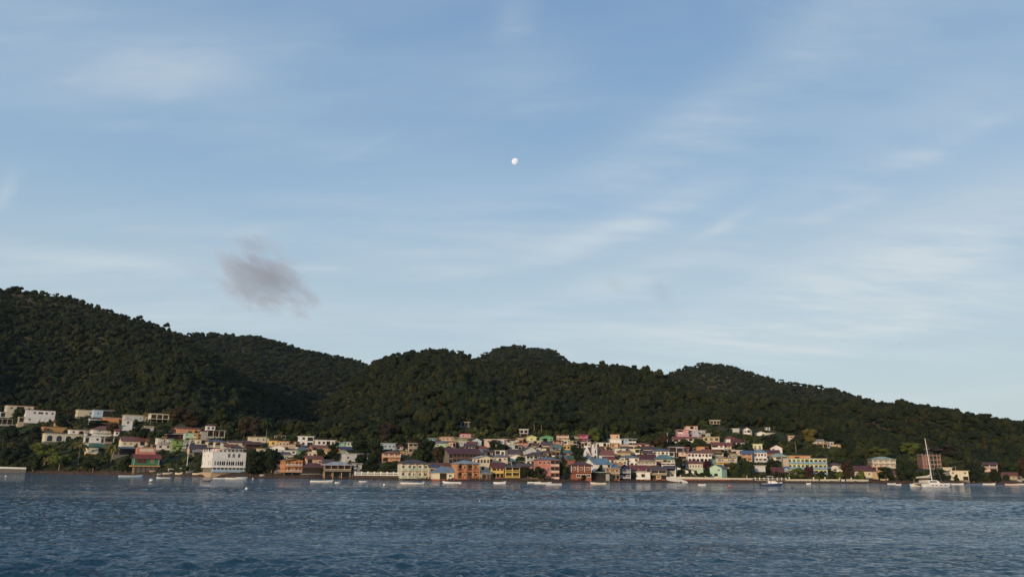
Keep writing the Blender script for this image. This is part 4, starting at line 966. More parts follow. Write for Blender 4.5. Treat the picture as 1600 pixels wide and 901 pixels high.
# ------------------------------------------------------------------ boats
def hull_mesh(name, mat, L, B, h_mid, h_bow, h_stern, draft=.28, transom=.7, n=18, wall=.06, floor=.12, z_in=True):
    """open hull with thickness, bow at +x, origin at the waterline"""
    sec = 9; out = []; inn = []
    for i in range(n+1):
        u = i/n; x = -L/2+L*u
        b_ = B/2*(transom+(1-transom)*min(1, u/.35))*(1-max(0, (u-.45)/.55)**2.2) if u < .999 else .012
        zs = h_mid+(h_bow-h_mid)*max(0, (u-.4)/.6)**2+(h_stern-h_mid)*max(0, (.4-u)/.4)**2
        zk = -draft+(draft+h_bow*.55)*max(0, (u-.78)/.22)**2.4
        for lst, s_, dz_ in ((out, 1, 0), (inn, max(.05, 1-2*wall/B*1.6), floor+.1)):
            row = []
            for j in range(sec):
                a = -1+2*j/(sec-1); y = b_*s_*math.copysign(abs(a)**.55, a) if a else 0; f = abs(a)**2.2
                kz = min(zk+dz_, zs-.02); row.append((x if lst is out else x*.985, y, kz+(zs-kz)*f))
            lst.append(row)
    mb = MB(); N = n+1
    mb.v = [p for r in out for p in r]+[p for r in inn for p in r]; o2 = N*sec
    for i in range(n):
        for j in range(sec-1):
            a = i*sec+j; mb.f.append((a, a+sec, a+sec+1, a+1)); a += o2; mb.f.append((a, a+1, a+sec+1, a+sec))
        for j in (0, sec-1): a = i*sec+j; mb.f.append((a, a+o2, a+o2+sec, a+sec))
    for r0 in (0, n*sec): mb.f += [(r0+j, r0+j+1, r0+j+1+o2, r0+j+o2) for j in range(sec-1)]
    return mb.mesh(name, mat, True), out
def gunwale(out, c, parent, name='gunwale', r=.045):
    for j in (0, len(out[0])-1):
        mb = MB(); mb.tube([Vector(row[j])+Vector((0, 0, .01)) for row in out], r, 6); mb.build(name, plain(c), parent)
_mesh_cache = {}
def outboard(parent, L, B, z, c='black'):
    mb = MB(); mb.box(-L/2-.42, -L/2-.05, -.17, .17, z+.1, z+.55); mb.box(-L/2-.3, -L/2-.16, -.06, .06, z-.75, z+.1); mb.box(-L/2-.5, -L/2-.1, -.15, .15, z+.55, z+.62); mb.build('outboard_motor', plain(c, .35), parent)
def pirogue(x0, x1, yw, label, hull='white', trim='lightgrey', flip=False, yaw=0, motor=False, ground=False, h=1.0, cover=None, L=None, tilt=0, k=None, hmul=1.0):
    xc = (x0+x1)/2
    if ground: P, q, A, d = hit(xc, yw); P.z += .25
    else: P, q, A = on_water(xc, yw)
    L = ((x1-x0)*q)/max(.35, math.cos(R_(yaw))) if L is None else L
    B = min(max(L*.24, .9), 2.0); hm = .42*hmul*(L/6)**.4
    root = empty('boat', P, -A+R_(yaw)+(math.pi if flip else 0), label, 'boat', 'small boats along the shore'); root.rotation_euler[1 if not tilt else 0] = R_(tilt)
    me, out = hull_mesh('hull', plain(hull, .5), L, B, hm, hm*1.75, hm*1.15)
    link('hull', me, root); gunwale(out, trim, root)
    for u in (.22, .45, .66):
        row = out[int(u*18)]; b_ = abs(row[0][1])*.9; mb = MB(); mb.box(row[0][0]-.14, row[0][0]+.14, -b_, b_, row[0][2]-.16, row[0][2]-.11); mb.build('thwart', plain('wood' if hull != 'wood' else 'brown'), root)
    if motor: outboard(root, L, B, hm*1.0)
    if cover:
        mb = MB(); r_ = [(-L*.05, .0), (L*.2, .12), (L*.42, .05)]
        a = out[8]; b_ = abs(a[0][1])
        mb.ext([(-b_, hm+.02), (b_, hm+.02), (b_*.5, hm+.32), (-b_*.5, hm+.32)], 'x', -L*.02, L*.36); mb.build('cover', plain(cover, .8), root)
    return root
BO = [
 (187,222,744.6,dict(label='long light blue and white pirogue afloat in front of the green bar',hull='lightblue',trim='white')),
 (245,265,746.6,dict(label='low white boat afloat right of the green bar, bow to the left',flip=True,hmul=.6)),
 (334,354,747.6,dict(label='narrow white pirogue moored at the left end of the hotel front',hmul=.8)),
 (353,386,748.2,dict(label='longer white pirogue moored under the right part of the hotel',hmul=1.1,cover='lightgrey')),
 (485,521,752.6,dict(label='long white pirogue afloat before the white-roofed pavilion',hmul=.9,motor=True)),
 (523,531,754.2,dict(label='tiny white dinghy just right of the long pirogue by the pavilion',hmul=1.3)),
 (561,573,752.4,dict(label='small white boat below the balustrade',hmul=.9)),
 (626,664,755.6,dict(label='white pirogue with blue inside edge below the purple hip-roofed house',trim='blue',cover='dkblue')),
 (691,721,754.5,dict(label='slender white boat below the pale blue-roofed waterfront house',hmul=.9,flip=True)),
 (771,791,755.2,dict(label='white boat with its bow lifted to the right below the mustard yellow house',hmul=1.35)),
 (824,845,754.0,dict(label='slim white boat nearest the big hedge, behind two others',hmul=.8)),
 (835,862,755.2,dict(label='white pirogue in the middle of three below the salmon house',hmul=.9)),
 (852,878,757.2,dict(label='pale boat nearest the viewer of three below the salmon house',hull='lightgrey',motor=True,flip=True)),
 (922,947,755.8,dict(label='cream white pirogue below the maroon waterfront house',hull='cream',flip=True)),
 (1091,1103,757.6,dict(label='small white rowing boat alone right of the boat ramp',hmul=1.0)),
 (1260,1267,756.0,dict(label='tiny white dinghy below the long cream sea wall',hmul=1.6)),
 (1387,1399,756.0,dict(label='small white boat left of the catamaran, nearest the sea wall')),
 (1400,1408,757.2,dict(label='tiny pale boat just left of the catamaran sterns',hmul=1.2)),
 (1487,1505,756.4,dict(label='white boat close right of the catamaran bow')),
 (1510,1534,757.2,dict(label='long blue boat right of the catamaran',hull='blue',trim='blue',hmul=1.1)),
 (1534,1554,756.6,dict(label='white boat tied end to end with the long blue boat',hmul=1.1)),
 (1572,1592,757.4,dict(label='pinkish white boat close to the right edge below the low tan shore house',hull='blush',hmul=1.2)),
 (1591,1604,756.6,dict(label='white boat cut by the right picture edge',hmul=1.1)),
 (1559,1568,758.6,dict(label='tiny dark rowing boat near the right edge',hull='darkgrey',trim='black',hmul=1.0)),
 (316,329,752.2,dict(label='small dark dinghy afloat in front of the white hotel',hull='darkgrey',trim='black',hmul=.9)),
]
for x0, x1, yw, kw in BO: pirogue(x0, x1, yw, **kw)
for x0, x1, yw, kw in [
 (255,269,741.0,dict(label='cream boat drawn up on the beach right of the green bar',hull='cream',yaw=10,hmul=1.6)),
 (274,285,741.2,dict(label='cream boat on the beach, middle of the beached row',hull='cream',yaw=-15,hmul=1.8)),
 (246,253,741.8,dict(label='small white boat on the beach nearest the green bar',yaw=25,hmul=1.4)),
 (301,313,741.6,dict(label='cream boat on the beach closest to the white hotel',hull='cream',yaw=-8,hmul=1.6)),
 (291,302,739.0,dict(label='grey boat on the beach under the white pole',hull='grey',yaw=28,hmul=1.8)),
 (264,283,736.0,dict(label='large grey boat slanting down the beach behind the cream ones',hull='grey',yaw=-38,hmul=2.0)),
 (297,306,735.4,dict(label='pale boat higher up the beach left of the hotel',hull='lightgrey',yaw=-30,hmul=1.6)),
 (234,243,737.0,dict(label='small peach boat on the stones right under the green bar',hull='peach',yaw=12,hmul=1.4)),
 (406,413,743.6,dict(label='small pale boat on the beach below the big dark trees',hull='lightgrey',yaw=10,hmul=1.5)),
 (1376,1388,750.6,dict(label='weathered boat on the stones left of the catamaran',hull='beige',yaw=-12,hmul=1.4)),
]: pirogue(x0, x1, yw, ground=True, **kw)

# catamaran
P, q, A = on_water(1455, 760); PH = R_(42)
cat_ = empty('catamaran', P, -A+PH, 'white sailing catamaran with bare raked mast and furled sail on the boom', 'catamaran')
L, Bc = 10.4, 6.2; cat_.scale = (1.15, 1.15, 1.15)
for s_ in (-1, 1):
    me, out = hull_mesh('hull', plain('white', .3), L, 1.5, .95, 1.25, .75, .35, .8, wall=.03, floor=.9)
    o = link('hull', me, cat_); o.location = (0, s_*Bc/2*.78, 0)
    mb = MB(); mb.box(-L*.46, L*.4, -.62, .62, .72, .82); d_ = mb.build('deck', plain('white'), o)
    mb = MB()
    for x in (-2.6, -1.2, .4, 2): mb.box(x, x+.8, s_*-.001-.76 if s_ < 0 else .72, -.73 if s_ < 0 else .76, .42, .6)
    mb.build('porthole', glassm(), o)
mb = MB(); mb.box(-3.6, 1.6, -Bc*.32, Bc*.32, .78, 1.0); mb.build('bridge_deck', plain('white'), cat_)
mb = MB(); mb.ext([(-2.6, 1.0), (2.0, 1.0), (1.2, 1.75), (.6, 2.0), (-2.6, 2.05)], 'y', -1.9, 1.9); cab = mb.build('cabin', plain('white', .4), cat_)
mb = MB(); mb.box(-2.0, .5, -1.93, -1.905, 1.35, 1.75); mb.box(-2.0, .5, 1.905, 1.93, 1.35, 1.75); mb.build('cabin_window', glassm(), cab)
mb = MB(); mb.box(-4.7, -2.4, -1.7, 1.7, 2.35, 2.45); mb.build('awning', plain('maroon', .9), cat_)
for x, y in ((-4.6, -1.6), (-4.6, 1.6), (-2.7, -1.6), (-2.7, 1.6)): mb = MB(); mb.tube([(x, y, .9), (x, y, 2.36)], .035, 6); mb.build('awning_pole', plain('lightgrey'), cat_)
mb = MB(); mb.ext([(-4.6, .8), (-2.6, .8), (-2.6, 1.3), (-4.6, 1.1)], 'y', -2.2, 2.2); mb.build('cockpit', plain('beige'), cat_)
mb = MB(); mb.tube([(L*.42, -Bc*.36, 1.1), (L*.42, Bc*.36, 1.1)], .07, 8); mb.build('crossbeam', plain('lightgrey'), cat_)
MT = 14.6
mb = MB(); mb.tube([(.6, 0, 1.9), (.15, 0, MT*.55), (-.35, 0, MT)], [.13, .12, .08], 10); mast = mb.build('mast', plain('white', .35), cat_)
for z, w2 in ((MT*.78, 1.25),): mb = MB(); mb.tube([(-.05, -w2, z+.1), (-.1, 0, z), (-.05, w2, z+.1)], .035, 6); mb.build('spreader', plain('lightgrey'), mast)
for y in (-2.6, 2.6): mb = MB(); mb.tube([(-.2, 0, MT*.9), (-.4, y, .95)], .012, 4); mb.build('shroud', plain('grey'), mast)
mb = MB(); mb.tube([(-.35, 0, MT*.97), (L*.42, 0, 1.15)], .02, 4); mb.build('forestay', plain('grey'), mast)
mb = MB(); mb.tube([(.55, 0, 2.75), (-5.2, 0, 2.65)], .09, 8); boom = mb.build('boom', plain('white'), cat_)
mb = MB(); mb.tube([(.42, 0, 5.2), (.3, 0, 4.0), (-.1, 0, 3.35), (-1.2, 0, 3.05), (-3.4, 0, 2.9), (-5.1, 0, 2.8)], [.1, .2, .3, .3, .24, .12], 10); mb.build('furled_sail', plain('cream', .9), boom)

# speedboat with outboards
P, q, A = on_water(1203, 758.6)
sp_ = empty('speedboat', P, -A+R_(8), 'white and navy speedboat with black outboards and a tall grey top', 'speedboat')
sp_.scale = (1.08, 1.15, 1.3); L = 29*q/math.cos(R_(8)); me, out = hull_mesh('hull', plain('navy', .3), L, 2.2, .62, 1.05, .5, .4, .85, floor=.3); o = link('hull', me, sp_); o.location.x = 3*q
me, out = hull_mesh('topsides', plain('white', .3), L*1.012, 2.24, .62, 1.07, .5, -.30, .86, floor=.15); o = link('topsides', me, sp_); o.location.x = 3*q
mb = MB(); mb.ext([(3*q-.4, .5), (3*q+1.8, .8), (3*q+1.0, 1.15), (3*q-.2, 1.25)], 'y', -.85, .85); mb.build('foredeck', plain('white', .4), sp_)
mb = MB(); mb.ext([(3*q+.1, 1.2), (3*q+.9, 1.15), (3*q+.2, 1.75), (3*q+.1, 1.75)], 'y', -.8, .8); mb.build('windscreen', glassm(), sp_)
mb = MB(); mb.box(3*q-1.5, 3*q+.5, -.85, .85, 2.35, 2.43); mb.build('hard_top', plain('lightgrey'), sp_)
for x, y in ((3*q-1.3, -.75), (3*q-1.3, .75), (3*q+.25, -.75), (3*q+.25, .75)): mb = MB(); mb.tube([(x, y, .6), (x, y, 2.36)], .04, 6); mb.build('pole', plain('grey'), sp_)
mb = MB(); mb.box(3*q-1.1, 3*q-.5, -.6, .6, .5, 1.25); mb.build('seat', plain('white'), sp_)
for y in (-.55, 0.05, .65):
    mb = MB(); xs = 3*q-L/2; mb.box(xs-.75, xs-.1, y-.24, y+.24, .35, 1.15); mb.box(xs-.6, xs-.3, y-.1, y+.1, -.5, .35); mb.box(xs-.7, xs-.15, y-.2, y+.2, 1.15, 1.25); mb.build('outboard_motor', plain('black', .3), sp_)

# mooring buoys and floats
def buoy(px, yw, rpx, c, label, band=None):
    P, q, A = on_water(px, yw); r = rpx*q
    b_ = empty('mooring_buoy', P, 0, label, 'buoy', 'mooring buoys on the bay')
    mb = MB(); n = 10; mb.lathe([(r*math.sin(math.pi*i/n), r*.7-r*math.cos(math.pi*i/n)) for i in range(n+1)], 18); mb.build('float', plain(c, .5), b_, True)
    mb = MB(); mb.lathe([(r*1.005*math.sin(math.pi*t_), r*.7-r*1.005*math.cos(math.pi*t_)) for t_ in (.25, .32, .4)], 18); mb.build('weed_band', plain(band or 'brown', .9), b_, True)
    mb = MB(); mb.tube([(r*.14*math.cos(a), 0, r*1.78+r*.14*math.sin(a)) for a in [2*math.pi*i/10 for i in range(11)]], r*.04, 5); mb.build('ring', plain('grey'), b_)
buoy(236, 752.4, 2.9, 'white', 'large white round buoy in front of the green bar')
buoy(385, 765.0, 2.3, 'white', 'white buoy with brown underside right of the dark dinghy', 'brown')
buoy(600, 759.0, 2.1, 'white', 'white buoy below the balustrade')
buoy(9, 745.2, 1.6, 'white', 'small white buoy near the left picture edge')
buoy(749, 783.0, 1.0, 'white', 'tiny bright float alone on open water, nearest the viewer')
buoy(1140, 761.0, 2.3, 'coral', 'orange buoy left of the speedboat')
buoy(1107, 765.6, 1.7, 'slate', 'grey buoy below the small white rowing boat')
buoy(669, 755.6, 1.4, 'lightgrey', 'small pale buoy at the bow of the white and blue pirogue')
buoy(395, 748.4, 1.3, 'white', 'small white float right of the hotel pirogues')
buoy(873, 760.2, .9, 'coral', 'tiny orange float under the three boats by the salmon house')
for px, yw, ln, lab in ((807, 766, 6.5, 'dark floating log below the salmon house'), (367, 765, 3.5, 'dark bit of driftwood left of the white and brown buoy'), (1238, 761, 5, 'dark driftwood right of the speedboat'), (972, 781, 4, 'dark driftwood far out below the church')):
    P, q, A = on_water(px, yw); l_ = ln*q/2; mb = MB(); mb.tube([(-l_, 0, .03), (-l_*.3, .1, .14), (l_*.5, -.05, .12), (l_, .05, .2)], [.12, .2, .18, .08], 8)
    if ln > 6: mb.tube([(-l_*.2, 0, .1), (-l_*.6, .05, .6)], [.08, .03], 6)
    o = mb.build('driftwood', plain('wood', .9)); o.location = P; o.rotation_euler = (0, 0, -A+.15); tag(o, lab, 'driftwood')

# utility poles
for px, yt, yb, lab, c in [(292, 690, 729, 'tall white pole on the beach left of the hotel', 'white'), (1043, 675, 691, 'white pole standing alone by the rounded autumn tree', 'lightgrey'), (1156, 727, 745, 'grey pole right of the mint seafront house', 'grey'),
                           (1206, 682, 698, 'thin pole behind the bright red-roofed white house', 'grey'), (862, 695, 713, 'pole in the middle of the town above the salmon house', 'concrete'), (1494, 728, 741, 'thin pole behind the stepped cream house', 'grey')]:
    P, q, A, d = hit(px, yb); hh = (yb-yt)*q; r_ = empty('utility_pole', P, -A, lab, 'pole')
    mb = MB(); mb.tube([(0, 0, -1), (0, 0, hh)], [.17, .1], 8); mb.build('pole', plain(c, .8), r_)
    mb = MB(); mb.box(-.9, .9, -.06, .06, hh*.9, hh*.9+.12); mb.build('crossarm', plain('brown'), r_)
    if px == 292: mb = MB(); mb.box(-.55, -.02, -.35, -.1, hh*.72, hh*.78); mb.build('transformer', plain('lightgrey'), r_)
# roof tanks
for px, py, c, lab in [(107, 656, 'blue', 'blue water tank among trees on the upper left slope'), (444, 718, 'blue', 'blue tank behind the orange waterfront house'), (461, 717, 'blue', 'blue tank right behind the orange waterfront house roof'), (1152, 726, 'blue', 'blue tank right of the golden yellow house'), (251, 722, 'dkblue', 'dark blue tank right of the green bar')]:
    P, q, A, d = hit(px, py+2); r_ = empty('water_tank', P, 0, lab, 'water tank'); w2 = 2.4*q
    mb = MB(); mb.lathe([(0, .3), (w2, .3), (w2, .9), (w2*1.04, .95), (w2, 1.0), (w2, 4.2*q), (w2*.5, 4.9*q), (0, 5*q)], 16); mb.build('tank', plain(c), r_, True)
    mb = MB(); mb.box(-w2, w2, -w2, w2, -1, .29); mb.build('stand', paint('cement'), r_)

# birds
for px, py, s_, lab in [(423, 433, .55, 'dark bird gliding in front of the grey cloud'), (510, 488, .5, 'dark bird right below the grey cloud'), (1407, 537, .5, 'dark bird alone in the sky above the right hill')]:
    v = ray(px, py).normalized(); b_ = empty('bird', Vector((0, 0, CAMZ))+v*330, .6, lab, 'bird', 'birds in the sky')
    mb = MB(); mb.tube([(0, -.42*s_, 0), (0, -.1*s_, 0), (0, .22*s_, .02), (0, .4*s_, .05)], [.02, .09*s_, .07*s_, .02], 8); mb.build('body', plain('black', .9), b_, True)
    for sd in (-1, 1):
        mb = MB(); mb.add([(0, .12*s_, .03), (sd*.5*s_, .2*s_, .16), (sd*1.05*s_, -.02*s_, .1), (sd*.5*s_, -.06*s_, .15), (0, -.16*s_, .02), (0, 0, .06)], [(0, 1, 3, 5), (1, 2, 3), (5, 3, 4)]); mb.build('wing', plain('black', .9), b_)
# moon
v = ray(805, 252.8).normalized()
m_moon, t = newmat('moon_dust'); b = bsdf(t, Roughness=1.0); b.inputs['Specular IOR Level'].default_value = 0
tc = t.n('ShaderNodeTexCoord'); t.link(t.ramp(t.noise(tc.outputs['Object'], .012, 4, .6), [(.4, (.62, .70, .82)), (.56, (.80, .88, 1.0))]), b.inputs['Base Color'])
mb = MB(); n = 16; rm = 30000*5.6/FPX; mb.lathe([(rm*math.sin(math.pi*i/n), -rm*math.cos(math.pi*i/n)) for i in range(n+1)], 32)
moon = mb.build('moon', m_moon, None, True); moon.location = Vector((0, 0, CAMZ))+v*30000; tag(moon, 'pale white gibbous moon high above the hills', 'moon')
# small grey cloud
v = ray(412, 434).normalized(); rr = 4200
m_cl, t = newmat('cloud_vapour'); o_ = t.n('ShaderNodeOutputMaterial'); pv = t.n('ShaderNodeVolumePrincipled')
tc = t.n('ShaderNodeTexCoord'); lenn = t.n('ShaderNodeVectorMath', operation='LENGTH'); t.link(tc.outputs['Object'], lenn.inputs[0])
mp_ = t.n('ShaderNodeMapping'); t.link(tc.outputs['Object'], mp_.inputs[0]); mp_.inputs['Scale'].default_value = (1.0, .8, 1.4)
nz = t.noise(mp_.outputs[0], 2.1, 6, .62, .5)
den = t.m('SUBTRACT', t.m('ADD', 1.02, t.m('MULTIPLY', t.m('SUBTRACT', nz, .5), 3.4)), t.m('MULTIPLY', lenn.outputs['Value'], 1.25))
den = t.m('MULTIPLY', t.smooth(den, .06, .62), t.smooth(t.m('SUBTRACT', 1.0, lenn.outputs['Value']), 0.0, .25))
t.link(t.m('MULTIPLY', den, .0054), pv.inputs['Density']); pv.inputs['Color'].default_value = (.95, .88, .90, 1); pv.inputs['Anisotropy'].default_value = .2
t.link(pv.outputs[0], o_.inputs['Volume'])
mb = MB(); n = 14; mb.lathe([(math.sin(math.pi*i/n), -math.cos(math.pi*i/n)) for i in range(n+1)], 24)
cl = mb.build('cloud', m_cl, None, True); cl.location = Vector((0, 0, CAMZ))+v*rr; cl.scale = (106*rr/FPX, 74*rr/FPX, 66*rr/FPX)
cl.rotation_euler = (0, R_(27), -math.atan2(v.x, v.y)); tag(cl, 'small ragged grey cloud hanging above the left hill', 'cloud')

# cut a level terrace into the slope for each house
hv = np.empty(len(hillside.data.vertices)*3, np.float32); hillside.data.vertices.foreach_get('co', hv); hv = hv.reshape(-1, 3)
for A_, d_, cx, cy, rz_, px_, py_, zb_ in PADS:
    dx_, dy_ = hv[:, 0]-cx, hv[:, 1]-cy
    lx, ly = dx_*math.cos(rz_)+dy_*math.sin(rz_), -dx_*math.sin(rz_)+dy_*math.cos(rz_)
    k = (np.abs(lx) < px_+1.2) & (ly > -py_-1.5) & (ly < py_-1.0) & (hv[:, 2] > zb_-.15)
    hv[k, 2] = zb_-.15
hillside.data.vertices.foreach_set('co', hv.ravel()); hillside.data.update()

# ------------------------------------------------------------------ foliage
def cards(mb, c, rad, n, size, rnd, up=.0, flat=1.0, jitter=.55):
    for _ in range(n):
        v = Vector((rnd.gauss(0, 1), rnd.gauss(0, 1), rnd.gauss(0, 1)+up)).normalized()
        p = Vector(c)+Vector((v.x*rad[0], v.y*rad[1], v.z*rad[2]))*(.62+.42*rnd.random())
        nrm = (v+Vector((rnd.gauss(0, jitter), rnd.gauss(0, jitter), rnd.gauss(0, jitter)+.25))).normalized()
        a = nrm.cross(Vector((rnd.gauss(0, 1), rnd.gauss(0, 1), rnd.gauss(0, 1)))).normalized(); b = nrm.cross(a)
        s = size*(.55+.9*rnd.random()); t_ = s*(.45+.4*rnd.random())
        mb.add([p-a*s, p-b*t_+nrm*s*.12, p+a*s, p+b*t_+nrm*s*.12], [(0, 1, 2, 3)])
def heart(mb, c, rad, rnd, f=.8):
    n, m_ = 5, 8; o = len(mb.v); c = Vector(c)
    for i in range(n+1):
        for k in range(m_):
            t_ = math.pi*i/n; p_ = 2*math.pi*(k+.5*(i % 2))/m_; j = f*(1+rnd.uniform(-.16, .16))
            mb.v.append(tuple(c+Vector((rad[0]*j*math.sin(t_)*math.cos(p_), rad[1]*j*math.sin(t_)*math.sin(p_), rad[2]*j*math.cos(t_)))))
    for i in range(n):
        for k in range(m_): mb.f.append((o+i*m_+k, o+(i+1)*m_+k, o+(i+1)*m_+(k+1) % m_, o+i*m_+(k+1) % m_))
def crown_mesh(name, mat, seed, lobes, per, size, shape='round'):
    rnd = random.Random(seed); mb = MB()
    for i in range(lobes):
        t_ = 2*math.pi*(i+rnd.random()*.7)/lobes
        if shape == 'round': r0 = .18+.42*rnd.random(); z = .45+.55*rnd.random()-r0*.25; lr = .34+.2*rnd.random(); rad = (lr, lr, lr*.8)
        elif shape == 'flat': r0 = .2+.55*rnd.random(); z = .75+.2*rnd.random(); lr = .3+.18*rnd.random(); rad = (lr, lr, lr*.42)
        else: r0 = .1+.18*rnd.random(); z = .15+1.5*(i+.5)/lobes; lr = .36*(1.1-.55*i/lobes); rad = (lr, lr, lr*.9)
        heart(mb, (r0*math.cos(t_), r0*math.sin(t_), z), rad, rnd); cards(mb, (r0*math.cos(t_), r0*math.sin(t_), z), rad, per, size, rnd, .35, jitter=.35)
    return mb.mesh(name, mat)
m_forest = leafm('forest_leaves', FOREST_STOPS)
m_bush = leafm('bush_leaves', [(0, (.018, .028, .009)), (.4, (.026, .038, .011)), (.7, (.040, .052, .014)), (.9, (.062, .070, .018)), (1, (.055, .040, .020))])
src = bpy.data.collections.new('foliage_sources')
FV = []
for i in range(10):
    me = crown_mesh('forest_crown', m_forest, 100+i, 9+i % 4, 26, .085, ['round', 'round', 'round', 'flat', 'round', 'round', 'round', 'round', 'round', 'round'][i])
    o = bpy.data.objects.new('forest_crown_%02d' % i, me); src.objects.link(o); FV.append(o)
src2 = bpy.data.collections.new('bush_sources')
for i in range(5):
    me = crown_mesh('bush_crown', m_bush, 300+i, 6, 18, .13, 'round')
    o = bpy.data.objects.new('bush_crown_%02d' % i, me); src2.objects.link(o)
def scatter(name, pts, scl, rot, coll, nvar):
    me = bpy.data.meshes.new(name); me.vertices.add(len(pts)); me.vertices.foreach_set('co', np.asarray(pts, np.float32).ravel())
    for nm, ar, ty in (('scl', scl, 'FLOAT_VECTOR'), ('rotv', rot, 'FLOAT_VECTOR')):
        at = me.attributes.new(nm, ty, 'POINT'); at.data.foreach_set('vector', np.asarray(ar, np.float32).ravel())
    at = me.attributes.new('vari', 'INT', 'POINT'); at.data.foreach_set('value', rng.integers(0, nvar, len(pts)).astype(np.int32))
    o = link(name, me)
    ng = bpy.data.node_groups.new(name+'_nodes', 'GeometryNodeTree')
    ng.interface.new_socket('Geometry', in_out='INPUT', socket_type='NodeSocketGeometry'); ng.interface.new_socket('Geometry', in_out='OUTPUT', socket_type='NodeSocketGeometry')
    N = ng.nodes; gi = N.new('NodeGroupInput'); go = N.new('NodeGroupOutput'); ci = N.new('GeometryNodeCollectionInfo'); ip = N.new('GeometryNodeInstanceOnPoints')
    ci.inputs[0].default_value = coll; ci.inputs['Separate Children'].default_value = True; ci.inputs['Reset Children'].default_value = True
    def attr(nm, ty):
        a = N.new('GeometryNodeInputNamedAttribute'); a.data_type = ty; a.inputs['Name'].default_value = nm; return a.outputs[0]
    L = ng.links.new
    L(gi.outputs[0], ip.inputs['Points']); L(ci.outputs[0], ip.inputs['Instance']); ip.inputs['Pick Instance'].default_value = True
    L(attr('vari', 'INT'), ip.inputs['Instance Index']); L(attr('scl', 'FLOAT_VECTOR'), ip.inputs['Scale'])
    er = N.new('FunctionNodeEulerToRotation'); L(attr('rotv', 'FLOAT_VECTOR'), er.inputs[0]); L(er.outputs[0], ip.inputs['Rotation'])
    L(ip.outputs[0], go.inputs[0])
    md = o.modifiers.new('scatter', 'NODES'); md.node_group = ng
    return o
# lower edge of the forest, as measured
FL = curve([(-300, 640), (0, 634), (60, 636), (120, 637), (190, 645), (270, 646), (310, 660), (360, 672), (450, 679), (540, 689), (620, 691), (680, 680), (740, 674), (800, 676), (940, 676), (1010, 684), (1045, 672), (1100, 664), (1150, 664), (1210, 670), (1250, 684),
            (1290, 706), (1325, 722), (1345, 745), (1420, 747), (1600, 749), (1900, 750)], lambda A, E, p: E)
def clear_of(A, d, back=34, front=2.0):
    ok = np.ones(len(A), bool)
    for half, a0, d0, dep in FOOT:
        ok &= ~((np.abs(A-a0) < half+1.5/d0) & (d > d0-back) & (d < d0+dep+front))
    return ok
for px_, yb_, hw_ in [(122,724,17),(173,724,15),(70,726,22),(92,734,18),(1265,692,13),(1475,716,24),(1422,714,16),(1375,716,15),(930,690,10),(393,684,14)]:
    P_, q_, A_, d_ = hit(px_, yb_); FOOT.append((hw_*q_/d_, A_, d_, 2))
for px_, yb_, hw_ in [(1452,732,19),(1547,737,14),(1378,731,22)]:
    P_, q_, A_, d_ = hit(px_, yb_); FOOT.append((hw_*q_/d_, A_, d_-26, 30))
def jitter_points(step, dmin, dmax, amax):
    xs = np.arange(-dmax, dmax, step); ys = np.arange(dmin*.6, dmax, step)
    X, Y = np.meshgrid(xs, ys); X = X+rng.uniform(-.45, .45, X.shape)*step; Y = Y+rng.uniform(-.45, .45, Y.shape)*step
    A = np.arctan2(X, Y).ravel(); d = np.hypot(X, Y).ravel(); k = (np.abs(A) < amax) & (d > dmin) & (d < dmax)
    return A[k], d[k]
AM = R_(39)
A, d = jitter_points(4.1, 270, 985, AM)
z = height(A, d); e = (z-CAMZ)/d
k = (e > FL(A)) & (d < Rf(A)+10) & (d > Df(A)+9); A, d, z = A[k], d[k], z[k]
k = clear_of(A, d); gap = (A[~k], d[~k]); A, d, z = A[k], d[k], z[k]
At, dt_ = jitter_points(6.5, 262, 700, AM); zt_ = height(At, dt_); pt = np.interp(np.degrees(At), [-34, -24, -18, -14, 8, 12, 16, 20, 34], [.95, .8, .6, .3, .25, .5, .6, .8, .9])
k = ((zt_-CAMZ)/dt_ <= FL(At)) & (dt_ > Df(At)+14) & (rng.random(len(At)) < pt); At, dt_, zt_ = At[k], dt_[k], zt_[k]
k = clear_of(At, dt_, 46, 2); At, dt_, zt_ = At[k], dt_[k], zt_[k]
nbig = len(A); A, d, z = np.concatenate([A, At]), np.concatenate([d, dt_]), np.concatenate([z, zt_])
r = (1.6*(5.0/1.6)**(rng.random(len(A))**.85))*np.where(d > Rf(A)-45, .68, 1.0)*np.where(np.arange(len(A)) < nbig, 1.0, .62)*np.where(rng.random(len(A)) > .93, 1.35, 1.0)
pts = np.stack([d*np.sin(A), d*np.cos(A), z-1.5+rng.uniform(0, 2.5, len(A))], -1); scl = np.stack([r, r, r*rng.uniform(.95, 1.5, len(A))], -1)
# emergent crowns that stand above the skyline
em = []
for px, dd_, rr, up in [(8, 945, 7, 6), (14, 946, 6, 5), (40, 945, 5, 5), (212, 875, 5, 5), (256, 862, 6, 6), (290, 840, 5, 4), (330, 1480, 6, 5), (355, 1480, 5, 5), (720, 832, 6, 4), (742, 830, 5, 4), (812, 1480, 6, 4), (945, 800, 6, 4), (1290, 800, 5, 3), (1410, 830, 6, 3)]:
    a_, _ = azel(px, 550); zz_ = float(height(a_, dd_) if dd_ < 1100 else far_height(a_, dd_)); em.append((dd_*math.sin(a_), dd_*math.cos(a_), zz_+up*.55, rr*.8))
A2, d2 = jitter_points(7.4, 900, 1545, AM)
z2 = far_height(A2, d2); k = ((z2-CAMZ)/d2 > Er(A2)-.03) & (d2 > Rf(A2)+30); A2, d2, z2 = A2[k], d2[k], z2[k]
r2 = rng.uniform(2.8, 6.2, len(A2))
pts = np.concatenate([pts, np.stack([d2*np.sin(A2), d2*np.cos(A2), z2-.5+rng.uniform(0, 2, len(A2))], -1), np.array([q[:3] for q in em])])
